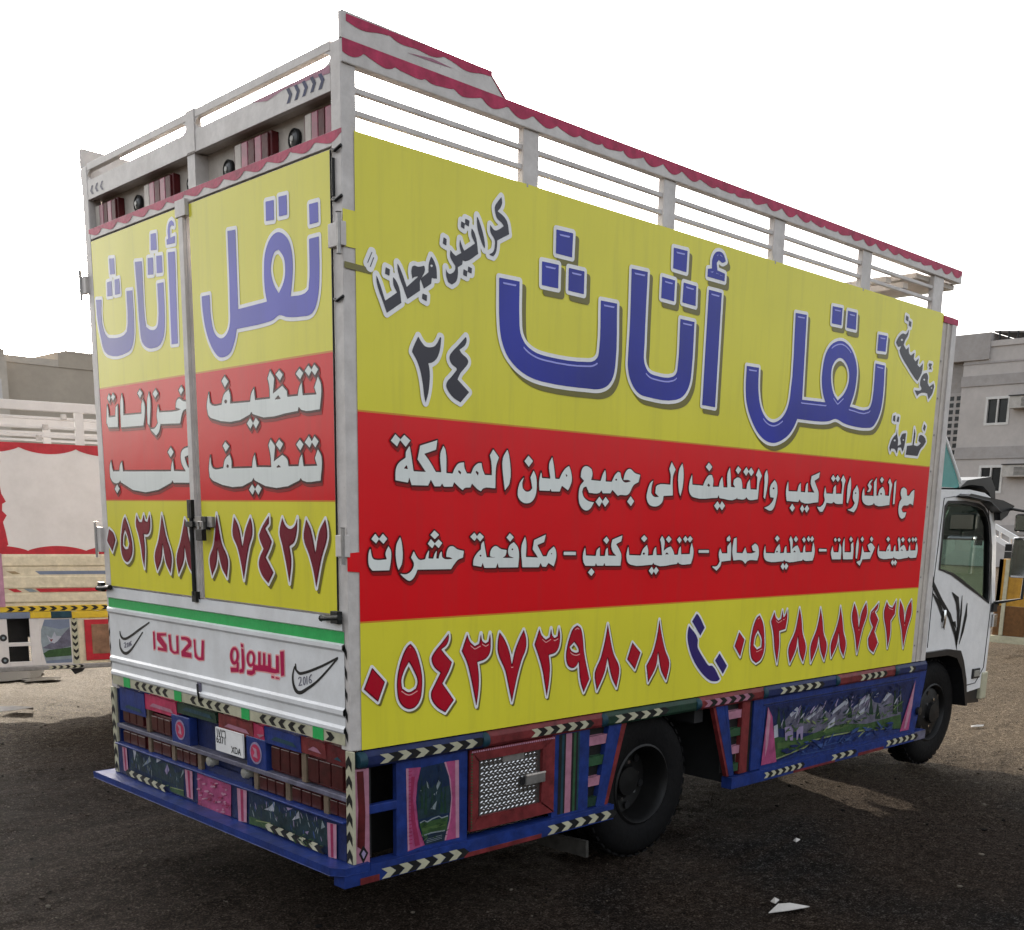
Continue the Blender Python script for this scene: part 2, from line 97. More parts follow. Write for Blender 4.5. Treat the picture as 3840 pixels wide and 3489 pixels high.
# ---------------------------------------------------------------- mesh helpers
LET={
'head':'0,788,2810,908,2812,910,2664,919,2603,948,2564,1005,2537,1089,2526,1344,2530,1392,2539,1420,2560,1429,2593,1430,2809,1544,2811,1547,2542,1532,2480,1497,2440,1441,2419,1363,2414,1067,2416,977,2429,901,2458,839,2506,808,2560,794,2624;0,1126,3059,1233,3062,1230,2961,1126,2961;0,1041,2915,1146,2917,1146,2819,1043,2818;0,1211,2915,1314,2916,1314,2819,1211,2820;0,1639,2980,1758,2983,1755,2658,1759,2571,1794,2531,1856,2519,1980,2526,2011,2546,2020,2580,2024,2806,2140,2806,2135,2568,2124,2504,2083,2447,2013,2418,1801,2413,1725,2425,1666,2471,1638,2536,1637,2599,1641,2712;0,1947,3124,2057,3127,2055,3028,1949,3030;0,1868,2979,1969,2977,1968,2880,1867,2882;0,2037,2978,2140,2976,2142,2882,2034,2885;0,2246,2975,2357,2975,2351,2409,2238,2412;0,2262,3079,2262,3122,2280,3153,2313,3168,2352,3162,2378,3131,2347,3119,2317,3128,2300,3111,2309,3077,2375,3071,2375,3034,2228,3035,2229,3072;0,2615,2644,2730,2646,2739,2526,2769,2445,2827,2389,2881,2372,2924,2375,2983,2401,3031,2452,3054,2520,3055,2972,3170,2976,3182,2517,3434,2523,3403,2565,3379,2636,3378,2709,3396,2784,3446,2843,3520,2876,3589,2882,3674,2855,3733,2806,3765,2749,3770,2673,3756,2601,3716,2521,3939,2523,3967,2546,3982,2589,3984,2800,4102,2799,4111,2611,4097,2530,4059,2463,4010,2423,3936,2411,3776,2410,3660,2420,3565,2438,3488,2420,3391,2411,3145,2408,3115,2362,3066,2315,2989,2277,2920,2261,2841,2268,2760,2305,2685,2374,2635,2453,2617,2533;1,3563,2787,3631,2768,3677,2715,3680,2655,3638,2590,3571,2544,3519,2580,3483,2646,3479,2720,3512,2765;0,3438,3060,3549,3064,3550,2968,3442,2966;0,3610,3058,3713,3060,3718,2964,3611,2963;0,3993,2972,4100,2975,4097,2881,3993,2876',
'slogan':'0,796,3125,800,3102,792,3084,775,3066,813,3051,831,3034,843,2989,775,2953,774,2928,767,2903,754,2887,728,2890,754,2907,761,2929,760,2952,735,2981,734,3006,757,2990,770,2991,811,3015,800,3025,773,3038,762,3057,759,3080,776,3104;0,660,3027,671,3013,706,2925,704,2907,684,2936,662,2988;0,631,2975,646,2962,659,2935,669,2883,599,2843,584,2845,582,2828,558,2814,559,2786,550,2759,527,2743,507,2749,497,2771,494,2802,500,2789,511,2782,527,2786,543,2801,545,2816,518,2847,518,2873,531,2863,547,2855,576,2871,567,2896,569,2922,578,2903,592,2882,651,2920,631,2948;0,482,2914,498,2910,497,2885,478,2890;0,575,2991,595,2986,592,2964,574,2969;0,597,3005,620,3001,616,2978,595,2983;0,589,2812,610,2807,608,2785,587,2789;0,614,2826,635,2822,633,2801,612,2805;0,418,2833,432,2818,444,2795,448,2753,420,2753,404,2764,406,2803;1,427,2799,426,2797,424,2795,422,2793,419,2793,416,2793,414,2795,414,2797,414,2799,416,2801,419,2802,422,2803,424,2802,426,2801;0,402,2769,422,2757,418,2730,381,2706,364,2738,375,2749;0,321,2779,332,2784,352,2783,383,2792,386,2774,371,2749,362,2736,361,2696,297,2655,278,2692,252,2747,247,2780,260,2765,294,2700,355,2749,328,2739,323,2733,317,2760;0,373,2687,397,2684,395,2660,371,2667;0,226,2726,241,2715,257,2689,267,2637,195,2590,180,2622,148,2692,146,2720,155,2707,188,2634,246,2672,229,2696;0,191,2756,212,2751,209,2727,188,2732;0,125,2800,103,2757,107,2757,129,2800;0,133,2783,115,2745,119,2744,137,2782;0,352,2523,361,2511,375,2497,388,2489,413,2488,437,2496,452,2512,465,2534,471,2533,468,2500,459,2469,445,2446,421,2430,403,2426,410,2402,411,2364,403,2309,390,2273,385,2284,375,2341,362,2392,344,2430,320,2461,322,2470;0,605,2552,609,2540,602,2520,570,2496,581,2484,616,2462,618,2451,603,2431,576,2405,560,2378,625,2333,577,2288,536,2305,506,2332,499,2347,503,2363,525,2384,555,2415,554,2423,527,2437,516,2456,517,2467,532,2486,561,2511;0,4225,2959,4257,2993,4298,3014,4342,3016,4376,3049,4369,3012,4338,2978,4322,2948,4360,2924,4390,2943,4403,2908,4428,2895,4476,2918,4472,2879,4498,2866,4539,2891,4530,2848,4562,2836,4603,2867,4602,2814,4579,2779,4550,2748,4512,2762,4396,2824,4294,2886,4273,2909,4290,2936,4253,2927,4221,2949;1,4308,2977,4307,2974,4304,2971,4298,2969,4292,2968,4286,2969,4282,2971,4280,2973,4281,2976,4284,2979,4290,2981,4296,2982,4302,2981,4306,2979;0,4321,3126,4356,3120,4358,3092,4321,3098;0,4366,3101,4399,3095,4398,3064,4366,3070;0,4623,2800,4668,2812,4691,2790,4693,2753,4722,2729,4777,2755,4792,2735,4773,2690,4726,2648,4701,2684,4646,2684,4595,2674,4563,2656,4521,2689,4562,2690,4602,2696,4617,2709,4590,2727,4589,2759;1,4655,2768,4654,2765,4651,2763,4646,2761,4640,2761,4634,2762,4630,2763,4629,2766,4629,2768,4633,2771,4638,2772,4643,2773,4649,2772,4653,2770;1,4765,2725,4765,2723,4763,2721,4759,2720,4755,2719,4751,2720,4748,2721,4746,2723,4747,2725,4749,2726,4753,2728,4757,2728,4761,2728,4764,2726;0,4691,2876,4734,2875,4719,2857,4735,2840,4688,2835,4703,2850,4682,2862;0,4335,2455,4336,2405,4358,2359,4359,2327,4402,2340,4384,2376,4407,2404,4458,2413,4455,2364,4442,2310,4428,2293,4406,2319,4366,2316,4356,2278,4323,2303,4277,2306,4265,2284,4249,2310,4269,2353,4298,2381,4328,2399;1,4326,2359,4326,2356,4322,2354,4317,2353,4311,2352,4306,2353,4301,2355,4300,2358,4300,2360,4304,2363,4309,2364,4315,2365,4320,2364,4325,2362;1,4438,2369,4438,2367,4435,2365,4431,2364,4426,2363,4422,2364,4419,2365,4418,2367,4418,2370,4421,2371,4425,2373,4429,2373,4434,2372,4437,2371;0,4567,2452,4585,2421,4577,2344,4631,2342,4675,2361,4636,2375,4642,2408,4665,2415,4729,2397,4745,2376,4715,2347,4677,2323,4644,2277,4478,2277,4484,2334,4559,2343,4565,2403;0,4698,2488,4725,2474,4714,2440,4686,2457;0,4269,2508,4295,2515,4297,2473,4266,2479;0,4325,2510,4348,2506,4343,2474,4314,2477',
'text':'0,305,2098,314,2057,325,1998,390,1998,346,2046,360,2101,451,2128,444,2090,381,2070,413,2038,443,2000,473,2000,468,2076,484,2108,495,2090,500,1998,535,1997,546,2018,568,2040,598,2046,601,2023,615,2001,639,2001,654,2028,677,2045,698,2048,704,2024,718,1999,760,1999,756,2054,747,2082,766,2109,800,2076,785,2042,781,1945,709,1942,697,1930,678,1937,644,1961,636,1944,600,1939,593,1931,576,1940,543,1963,535,1944,488,1942,477,1955,468,1943,436,1942,416,1969,402,1944,315,1943,303,1973,296,1952,232,1959,235,2004,247,2025,285,2050,286,2071;1,290,2022,296,2005,274,2007;1,568,2014,583,2005,580,1995,565,2005;1,669,2015,683,2007,678,1994,664,2009;0,233,2138,258,2120,241,2091,210,2112;0,278,2138,309,2118,285,2092,256,2117;0,851,2112,862,2085,866,1969,839,1938,830,1985,824,2074;0,1015,2030,1031,2004,1036,1949,1029,1919,1008,1894,973,1885,939,1894,921,1913,918,1937,930,1973,955,1999,945,1971,948,1950,968,1937,994,1939,1009,1952,1004,1973,996,1999;0,981,2093,1010,2071,984,2045,956,2068;0,1064,2028,1069,1999,1125,1998,1114,2062,1133,2095,1143,2063,1156,1999,1184,1999,1201,2026,1223,2048,1246,2060,1258,2040,1267,1997,1254,1965,1243,1950,1201,1970,1188,1943,1133,1942,1126,1955,1122,1944,1055,1944,1052,1986;1,1223,2026,1238,2016,1229,2010;0,1328,2014,1334,2047,1350,2062,1373,2064,1401,2053,1409,2031,1400,2002,1469,2000,1482,2031,1499,2054,1505,2028,1504,1999,1549,1999,1568,2028,1592,2048,1610,2045,1619,2020,1641,2001,1692,2006,1676,2012,1635,2011,1644,2040,1663,2061,1684,2065,1721,2047,1761,2040,1750,2005,1714,1990,1675,1943,1613,1939,1598,1934,1556,1962,1542,1945,1487,1944,1476,1957,1462,1945,1389,1943,1368,1972,1349,1965,1340,1946,1351,1924,1381,1906,1425,1899,1402,1871,1378,1861,1349,1867,1326,1889,1317,1926,1325,1971,1352,1997;1,1588,2010,1588,2008,1586,2007,1583,2006,1580,2006,1577,2006,1575,2008,1574,2010,1575,2012,1577,2014,1579,2015,1583,2015,1585,2014,1588,2012;0,1463,1927,1486,1908,1465,1880,1437,1902;0,1508,1927,1534,1906,1507,1880,1484,1902;0,1694,1935,1722,1912,1699,1887,1669,1909;0,2007,2114,2041,2078,2023,2046,2028,1948,1952,1944,1946,1917,1919,1896,1876,1890,1837,1901,1818,1931,1824,1968,1841,2002,1864,2018,1853,1986,1852,1955,1872,1939,1917,1937,1885,1956,1888,1987,1901,1996,2004,2001,2003,2049,1990,2079;0,2095,2111,2107,2077,2107,1997,2091,1946,2078,1969,2070,2075;0,2181,2059,2188,2007,2281,2005,2297,2032,2328,2061,2355,2062,2369,2038,2367,2002,2422,2004,2432,2037,2448,2057,2457,2030,2463,2002,2501,2003,2494,2075,2513,2110,2522,2076,2532,2007,2574,2005,2553,2023,2557,2045,2588,2059,2622,2051,2633,2033,2640,2000,2679,1999,2686,2031,2707,2054,2713,2024,2719,2000,2780,2000,2779,2068,2764,2079,2787,2115,2822,2077,2802,2043,2798,1990,2795,1948,2705,1944,2684,1957,2672,1947,2600,1945,2596,1954,2587,1945,2434,1945,2423,1961,2415,1946,2202,1944,2175,1957,2161,1981,2164,2020;1,2328,2019,2343,2009,2333,2000,2316,2008;0,2322,2125,2354,2105,2329,2081,2297,2103;0,2417,1928,2444,1905,2418,1881,2388,1904;0,2457,1929,2487,1906,2462,1881,2435,1903;0,2589,2119,2619,2102,2594,2077,2568,2096;0,2667,2117,2692,2096,2669,2071,2640,2092;0,2713,2117,2742,2094,2718,2071,2689,2094;0,2869,2111,2883,2079,2883,2023,2867,1950,2852,1961,2853,2041,2851,2090;0,2952,2059,2975,2041,2988,1995,2979,1945,2963,1906,2937,1888,2866,1902,2913,1917,2945,1940,2957,1960,2921,1963,2912,1985,2914,2024;1,2957,2013,2956,2010,2953,2008,2950,2007,2945,2007,2941,2008,2938,2010,2937,2012,2938,2014,2940,2016,2944,2018,2948,2018,2952,2017,2955,2015;0,3093,2057,3104,2001,3198,2002,3210,2038,3228,2052,3234,2001,3283,2000,3289,2045,3304,2056,3311,2001,3385,2001,3357,2026,3337,2055,3340,2094,3431,2121,3423,2089,3376,2070,3405,2036,3431,2002,3435,1946,3246,1944,3228,1958,3214,1943,3091,1946,3078,1988,3081,2030;0,3152,1931,3183,1908,3158,1886,3127,1907;0,3260,1927,3288,1904,3266,1882,3239,1905;0,3313,1928,3340,1907,3315,1883,3288,1904;0,3502,2039,3520,2000,3597,2000,3600,2038,3624,2054,3632,2001,3698,2003,3697,2068,3680,2087,3703,2115,3733,2087,3721,2051,3720,1943,3632,1944,3613,1952,3597,1945,3528,1946,3522,1930,3493,1892,3463,1892,3426,1919,3464,1920,3495,1938,3509,1961,3496,1991;0,3585,2112,3614,2091,3591,2071,3562,2092;0,3637,2114,3666,2093,3643,2073,3614,2091;0,3788,2107,3802,2076,3801,1999,3782,1947,3768,1953,3766,2052;0,3877,2060,3900,2034,3910,1975,3895,1924,3863,1894,3783,1908,3840,1923,3868,1951,3840,1978,3838,2023;1,3877,2013,3876,2011,3874,2009,3870,2008,3865,2008,3861,2008,3858,2010,3857,2012,3857,2014,3860,2016,3864,2017,3868,2017,3872,2017,3876,2015;0,3967,2050,3980,2000,4098,2000,4088,2086,4117,2115,4131,2004,4155,2004,4168,2042,4208,2062,4238,2030,4242,2007,4297,2006,4289,2079,4271,2092,4292,2117,4328,2080,4315,2013,4312,1949,4127,1945,4110,1957,4093,1947,3983,1951,3956,1976,3953,2022;1,4203,2017,4202,2015,4200,2013,4195,2012,4190,2012,4185,2012,4181,2014,4180,2017,4181,2019,4184,2021,4188,2022,4193,2023,4198,2022,4202,2020;0,4071,2104,4038,2075,4064,2057,4045,2029,4009,2023,4034,2043,4011,2065,4031,2088;0,4185,2122,4213,2107,4189,2085,4162,2105;0,4378,2110,4382,2058,4381,1958,4361,1953,4357,2034,4356,2090;0,4641,2056,4645,2008,4640,1954,4596,1963,4567,1952,4500,1946,4483,1926,4502,1907,4555,1906,4540,1874,4500,1863,4461,1882,4442,1925,4450,1969,4476,1994,4454,2027,4459,2056,4493,2066,4532,2053,4544,2015,4575,2016,4602,2041;0,104,1690,109,1663,116,1649,128,1644,186,1645,179,1667,194,1698,206,1681,207,1648,198,1601,113,1601,97,1619,93,1649,97,1677;0,129,1747,148,1727,132,1709,109,1726;0,167,1747,189,1727,169,1707,146,1726;0,254,1735,262,1713,263,1628,246,1601,238,1619,234,1699;0,325,1677,341,1653,356,1641,386,1643,395,1665,408,1682,403,1646,430,1645,438,1665,449,1679,446,1645,460,1645,467,1667,476,1676,478,1652,493,1643,538,1643,525,1649,502,1652,505,1676,518,1693,538,1696,564,1683,601,1676,596,1648,568,1639,545,1619,529,1600,344,1601,336,1584,319,1563,303,1556,279,1566,253,1586,285,1583,310,1594,324,1613,325,1630,311,1651;0,436,1762,462,1744,438,1726,414,1743;0,417,1726,439,1707,424,1688,400,1707;0,459,1725,479,1710,459,1689,436,1707;0,716,1719,723,1689,734,1647,794,1646,755,1651,757,1673,772,1691,789,1696,820,1683,855,1678,849,1656,829,1644,904,1643,873,1651,864,1669,872,1697,898,1713,921,1694,932,1665,928,1601,808,1602,801,1622,791,1601,722,1602,711,1624,703,1607,655,1614,658,1640,679,1667,700,1682,702,1704;1,704,1655,703,1653,702,1651,699,1651,697,1651,694,1651,693,1653,692,1655,693,1657,694,1658,697,1659,699,1659,702,1658,703,1657;1,896,1681,895,1680,894,1678,891,1677,889,1677,887,1678,885,1680,884,1681,885,1683,886,1685,889,1685,891,1685,894,1685,895,1683;0,661,1754,678,1736,662,1718,637,1736;0,692,1753,717,1736,695,1716,672,1735;0,873,1752,898,1735,876,1715,853,1733;0,969,1737,977,1713,976,1646,1055,1643,1019,1681,1027,1722,1103,1747,1092,1713,1048,1700,1087,1648,1111,1648,1124,1670,1157,1693,1169,1680,1175,1647,1160,1601,1124,1618,1108,1600,1084,1602,1072,1619,1061,1599,955,1601,948,1697;1,1148,1660,1148,1658,1146,1657,1145,1657,1143,1657,1141,1657,1140,1658,1139,1660,1140,1661,1141,1662,1143,1663,1144,1663,1146,1662,1147,1661;0,1225,1668,1309,1667,1309,1652,1226,1653;0,1373,1690,1380,1649,1451,1646,1458,1674,1478,1688,1480,1646,1518,1645,1525,1678,1536,1685,1541,1647,1603,1645,1575,1666,1562,1693,1569,1724,1643,1745,1635,1716,1597,1703,1622,1677,1639,1650,1636,1597,1523,1599,1514,1613,1508,1599,1462,1600,1453,1614,1448,1599,1379,1601,1364,1619,1360,1656;0,1525,1739,1544,1722,1527,1703,1502,1722;0,1422,1588,1445,1570,1424,1551,1398,1569;0,2271,1669,2363,1669,2364,1654,2272,1655;0,1691,1693,1700,1648,1790,1645,1806,1676,1836,1698,1848,1668,1846,1644,1887,1646,1895,1676,1910,1688,1916,1646,1962,1645,1947,1712,1940,1724,1955,1744,1976,1720,1973,1667,2005,1683,2031,1689,2052,1667,2064,1646,2094,1646,2102,1679,2114,1691,2121,1648,2196,1649,2197,1678,2208,1707,2226,1666,2222,1628,2207,1597,2108,1600,2097,1609,2088,1599,1903,1599,1893,1608,1884,1598,1718,1600,1690,1614,1679,1646;1,1823,1654,1822,1652,1820,1650,1816,1649,1812,1649,1809,1650,1806,1652,1805,1654,1806,1657,1808,1659,1812,1660,1816,1660,1819,1659,1822,1657;1,1984,1649,2000,1660,2019,1649;0,1811,1747,1837,1730,1813,1712,1787,1730;0,2010,1744,2035,1726,2013,1708,1987,1726;0,2100,1740,2120,1722,2103,1705,2080,1724;0,2151,1744,2172,1726,2153,1709,2132,1728;0,2191,1744,2214,1728,2191,1709,2169,1726;0,1882,1588,1902,1567,1885,1547,1858,1568;0,1917,1587,1940,1568,1917,1547,1896,1567;0,2899,1694,2910,1649,3001,1646,3016,1678,3045,1699,3058,1670,3057,1646,3099,1648,3104,1677,3119,1689,3127,1647,3173,1647,3155,1713,3147,1725,3160,1745,3183,1721,3183,1669,3214,1685,3239,1691,3262,1669,3274,1648,3304,1648,3310,1680,3322,1693,3331,1650,3405,1651,3405,1680,3414,1709,3434,1668,3432,1630,3419,1600,3320,1603,3309,1611,3301,1601,3117,1601,3106,1609,3098,1600,2931,1602,2902,1616,2889,1647;1,3033,1656,3033,1654,3031,1652,3027,1651,3023,1651,3020,1652,3017,1654,3016,1656,3016,1658,3019,1660,3022,1661,3026,1661,3030,1660,3032,1658;1,3195,1651,3210,1662,3230,1651;0,3017,1749,3044,1731,3021,1713,2994,1731;0,3216,1745,3241,1727,3220,1709,3194,1727;0,3305,1741,3327,1723,3310,1707,3286,1725;0,3355,1746,3378,1727,3360,1711,3337,1729;0,3396,1746,3418,1729,3397,1711,3374,1727;0,3096,1590,3118,1569,3101,1549,3073,1570;0,3131,1589,3155,1571,3133,1549,3111,1569;0,4217,1693,4231,1650,4324,1647,4338,1677,4366,1698,4381,1670,4382,1647,4424,1648,4429,1677,4443,1688,4454,1648,4500,1648,4478,1711,4470,1723,4483,1742,4507,1719,4510,1669,4540,1684,4566,1690,4590,1669,4604,1649,4635,1649,4639,1680,4650,1692,4662,1651,4737,1652,4735,1680,4744,1707,4765,1668,4765,1632,4754,1603,4653,1606,4641,1614,4633,1604,4445,1604,4434,1612,4426,1602,4255,1604,4224,1618,4209,1648;1,4357,1656,4357,1654,4354,1652,4351,1651,4347,1651,4343,1652,4340,1654,4339,1656,4339,1659,4342,1661,4345,1662,4349,1662,4353,1661,4356,1659;1,4523,1652,4538,1662,4558,1651;0,4335,1745,4364,1728,4341,1711,4313,1728;0,4539,1742,4566,1725,4546,1707,4518,1725;0,4631,1738,4653,1721,4637,1705,4612,1723;0,4681,1742,4706,1725,4688,1709,4664,1727;0,4723,1742,4747,1727,4726,1709,4702,1725;0,4425,1593,4448,1573,4432,1554,4402,1574;0,4461,1592,4486,1575,4465,1554,4441,1574;0,2466,1677,2484,1650,2534,1650,2531,1688,2559,1712,2567,1682,2569,1611,2483,1606,2475,1583,2442,1557,2396,1581,2445,1583,2468,1607,2454,1648;0,2521,1733,2545,1747,2557,1730,2548,1715,2523,1718;0,2588,1730,2613,1736,2621,1652,2679,1649,2702,1682,2721,1649,2769,1648,2812,1657,2779,1663,2765,1688,2796,1703,2824,1690,2840,1645,2828,1608,2731,1606,2712,1591,2678,1610,2595,1611,2580,1659;0,3483,1669,3571,1668,3574,1654,3485,1654;0,3639,1684,3658,1648,3716,1647,3721,1704,3744,1677,3749,1603,3645,1604,3626,1645;0,3664,1737,3685,1724,3668,1711,3650,1724;0,3709,1737,3731,1724,3713,1711,3691,1724;0,3775,1737,3789,1647,3869,1646,3861,1697,3885,1710,3897,1663,3896,1602,3778,1603,3761,1697;0,3853,1744,3879,1727,3859,1710,3836,1727;0,3942,1738,3956,1697,3950,1604,3933,1608,3928,1697;0,4005,1686,4033,1645,4124,1644,4093,1662,4074,1690,4114,1703,4169,1675,4146,1641,4117,1602,4020,1600,3992,1559,3946,1584,3993,1593,4001,1628;0,3996,1745,4019,1727,4001,1710,3978,1727;0,4114,1745,4138,1728,4120,1710,4096,1728',
'phone':'0,106,1209,172,1144,135,1063,63,1122;0,307,1294,331,1270,353,1219,369,1155,369,1095,360,1053,335,1023,299,1015,264,1031,242,1061,234,1104,235,1152,248,1207,270,1257,292,1286;1,298,1217,322,1180,344,1129,335,1101,297,1089,262,1108,258,1143,276,1187;0,517,1325,519,1304,506,1276,476,1258,499,1234,537,1198,523,1167,483,1109,509,1078,549,1030,500,979,453,1007,421,1047,419,1076,435,1103,471,1157,439,1181,423,1207,421,1225,439,1252,476,1285;0,624,1315,641,1282,670,1260,695,1269,706,1314,714,1281,734,1268,751,1275,761,1313,766,1274,760,1222,735,1198,686,1187,696,1127,695,1060,683,987,668,1041,647,1120,622,1192,592,1243;0,819,1313,850,1280,882,1221,899,1159,916,1219,941,1270,972,1316,989,1273,988,1227,962,1176,937,1107,903,983,880,1058,858,1132,810,1222,809,1278;0,1074,1314,1091,1282,1119,1261,1144,1271,1153,1313,1163,1278,1177,1265,1197,1272,1206,1314,1216,1275,1207,1216,1185,1194,1141,1186,1151,1130,1148,1063,1134,987,1118,1046,1099,1119,1069,1191,1043,1243;0,1335,1317,1359,1302,1376,1257,1388,1184,1433,1046,1394,982,1367,1040,1351,1138,1332,1116,1306,1110,1276,1124,1261,1157,1262,1201,1280,1259,1307,1305;1,1315,1237,1346,1203,1349,1187,1329,1184,1294,1199,1284,1215;0,1557,1312,1575,1253,1608,1160,1657,1082,1640,982,1602,1036,1563,1139,1545,1070,1491,981,1471,1072,1510,1143,1537,1223;0,1752,1207,1821,1150,1780,1065,1715,1123;0,1964,1314,1987,1238,2024,1148,2064,1078,2043,984,1997,1041,1964,1140,1954,1071,1892,987,1872,1077,1922,1147,1950,1231;0,2693,1207,2750,1160,2717,1063,2655,1128;0,2889,1293,2929,1244,2953,1159,2957,1080,2928,1031,2881,1013,2834,1043,2813,1101,2816,1167,2836,1243,2861,1280;1,2881,1207,2925,1149,2925,1104,2882,1093,2845,1121,2854,1170;0,3041,1305,3060,1271,3088,1252,3117,1262,3126,1313,3142,1267,3161,1283,3177,1316,3184,1259,3171,1197,3105,1189,3115,1109,3104,992,3067,1083,3040,1187,3010,1251;0,3313,1319,3343,1251,3366,1163,3416,1071,3395,978,3350,1035,3315,1142,3303,1067,3245,981,3218,1073,3279,1174,3300,1253;0,3554,1309,3588,1227,3611,1149,3662,1067,3642,971,3593,1036,3556,1134,3544,1063,3485,968,3470,1074,3523,1171,3546,1247;0,3794,1308,3832,1215,3855,1141,3897,1064,3880,978,3829,1038,3797,1138,3784,1065,3726,983,3709,1064,3762,1170,3787,1242;0,3965,1320,4012,1256,4046,1155,4067,1253,4118,1320,4140,1250,4096,1152,4049,985,4004,1113,3945,1240;0,4284,1313,4278,1276,4243,1252,4298,1198,4260,1118,4318,1043,4271,976,4200,1019,4181,1078,4235,1151,4187,1210,4192,1254,4250,1289;0,4394,1316,4433,1282,4481,1270,4526,1320,4523,1226,4471,1183,4482,1085,4458,995,4424,1108,4367,1246;0,4580,1318,4640,1254,4673,1154,4694,1258,4746,1315,4764,1222,4721,1118,4685,980,4640,1109,4583,1230',
'handset':'0,2284,1329,2298,1323,2364,1249,2327,1207,2247,1290;0,2222,1267,2305,1192,2309,1146,2335,1113,2377,1072,2419,1036,2454,1031,2533,950,2516,941,2476,941,2436,951,2360,997,2282,1070,2234,1143,2213,1201,2214,1241;0,2516,1097,2594,1020,2558,976,2476,1059',
'rhead_l':'0,2161,2867,2096,2861,2107,2786,2096,2724,2053,2679,2005,2668,1871,2667,1831,2681,1817,2719,1812,2866,1749,2862,1747,2727,1757,2650,1786,2602,1834,2585,2055,2592,2101,2619,2131,2687,2155,2771;0,1983,3038,1928,3032,1929,2959,1982,2964;0,2022,2933,1969,2933,1970,2864,2026,2867;0,1935,2934,1883,2933,1881,2863,1940,2864;0,1706,2984,1633,2977,1634,2734,1626,2684,1580,2664,1519,2665,1500,2686,1489,2859,1427,2857,1431,2701,1447,2628,1485,2590,1546,2580,1624,2588,1674,2619,1689,2682,1697,2837;0,1531,3080,1478,3077,1478,3005,1537,3010;0,1574,2982,1519,2977,1523,2904,1578,2909;0,1486,2979,1431,2974,1433,2900,1489,2904;0,1372,2978,1304,2972,1315,2578,1376,2580;0,1377,3011,1379,3033,1362,3034,1365,3067,1347,3100,1322,3106,1304,3093,1301,3078,1325,3085,1342,3077,1342,3035,1297,3037,1300,3007',
'rhead_r':'0,1077,2753,1006,2751,1001,2654,976,2590,926,2563,883,2569,847,2602,837,2689,836,2984,771,2979,769,2665,540,2668,553,2713,556,2790,545,2852,504,2902,452,2918,409,2907,364,2870,345,2816,345,2750,363,2667,264,2666,236,2677,227,2727,225,2859,158,2858,159,2725,168,2655,190,2607,218,2586,295,2584,395,2593,450,2606,499,2593,568,2588,786,2587,811,2534,847,2496,907,2483,949,2489,1007,2535,1053,2614,1073,2695;1,441,2852,406,2817,398,2768,410,2729,449,2689,484,2727,504,2779,494,2822,470,2849;0,530,3045,469,3041,470,2968,530,2973;0,434,3046,375,3043,375,2971,434,2974;0,220,2982,160,2980,159,2909,219,2910',
'rtext_l':'0,2099,2350,2090,2328,2086,2288,2009,2288,1999,2333,1977,2343,1986,2237,2098,2240,2116,2264;0,2071,2400,2052,2384,2069,2366,2090,2383;0,2024,2401,2000,2385,2024,2369,2047,2384;0,1924,2392,1912,2360,1917,2290,1715,2287,1710,2328,1695,2352,1678,2329,1685,2272,1702,2231,1949,2233,1941,2355;0,1721,2400,1695,2383,1721,2364,1747,2385;0,1626,2380,1615,2343,1636,2228,1654,2239,1646,2344;0,1538,2315,1527,2284,1355,2281,1311,2286,1360,2298,1350,2324,1324,2335,1294,2324,1242,2314,1245,2288,1291,2278,1325,2224,1521,2230,1540,2197,1572,2178,1630,2211,1584,2212,1547,2234,1554,2272;0,1556,2391,1532,2371,1564,2353,1585,2374;0,1298,2388,1279,2371,1305,2352,1324,2372;0,2091,2070,2082,2037,2072,2018,1999,2017,1981,2053,1963,2063,1956,2016,1437,2008,1426,2041,1413,2058,1407,2009,1289,2005,1328,2046,1331,2083,1315,2102,1229,2116,1232,2083,1297,2072,1272,2028,1239,2011,1251,1953,1416,1955,1426,1967,1442,1955,1985,1962,1996,1973,2010,1962,2087,1967,2110,1989,2107,2045;0,1429,2119,1402,2096,1434,2074,1461,2098;0,2033,1952,2008,1929,2039,1908,2066,1930',
'rtext_r':'0,1046,2342,1039,2300,1018,2287,935,2285,914,2324,870,2345,858,2320,861,2286,694,2283,682,2316,661,2336,654,2288,535,2287,538,2339,549,2369,529,2397,499,2365,512,2305,439,2332,406,2308,404,2286,326,2285,316,2311,297,2335,291,2285,192,2282,206,2310,181,2349,160,2316,172,2225,299,2229,322,2243,329,2227,674,2232,687,2243,701,2232,1030,2233,1058,2248,1066,2287;1,886,2296,887,2293,891,2290,896,2289,902,2289,907,2291,910,2294,911,2298,910,2301,906,2304,901,2305,895,2305,890,2303,887,2300;1,471,2297,452,2281,503,2281;0,901,2403,871,2379,901,2357,927,2385;0,460,2394,433,2375,456,2354,486,2379;0,310,2389,284,2370,306,2348,337,2371;0,245,2396,223,2376,244,2355,272,2377;0,205,2396,178,2376,201,2355,226,2376;0,698,2217,676,2195,698,2173,726,2196;0,652,2216,627,2197,654,2173,676,2195;0,1054,2070,1046,2027,1029,2013,941,2013,924,2049,883,2071,868,2045,870,2011,695,2010,686,2044,671,2066,658,2013,540,2010,544,2060,558,2101,540,2123,507,2096,520,2033,452,2058,416,2038,408,2011,332,2010,322,2039,306,2057,296,2009,197,2009,213,2039,191,2073,167,2044,176,1951,305,1953,319,1964,332,1953,674,1957,687,1969,701,1955,1033,1959,1065,1977,1070,2013;1,892,2021,893,2018,897,2015,901,2014,906,2014,910,2016,913,2018,913,2022,912,2025,909,2028,905,2029,900,2029,896,2027,893,2025;1,483,2019,462,2008,507,2007;0,915,2126,884,2106,914,2084,938,2110;0,474,2121,444,2102,470,2078,500,2101;0,319,2115,293,2095,317,2072,346,2096;0,253,2126,231,2103,249,2081,283,2103;0,213,2124,185,2103,208,2080,234,2103;0,699,1941,677,1921,698,1897,727,1919;0,652,1941,623,1924,651,1897,677,1921',
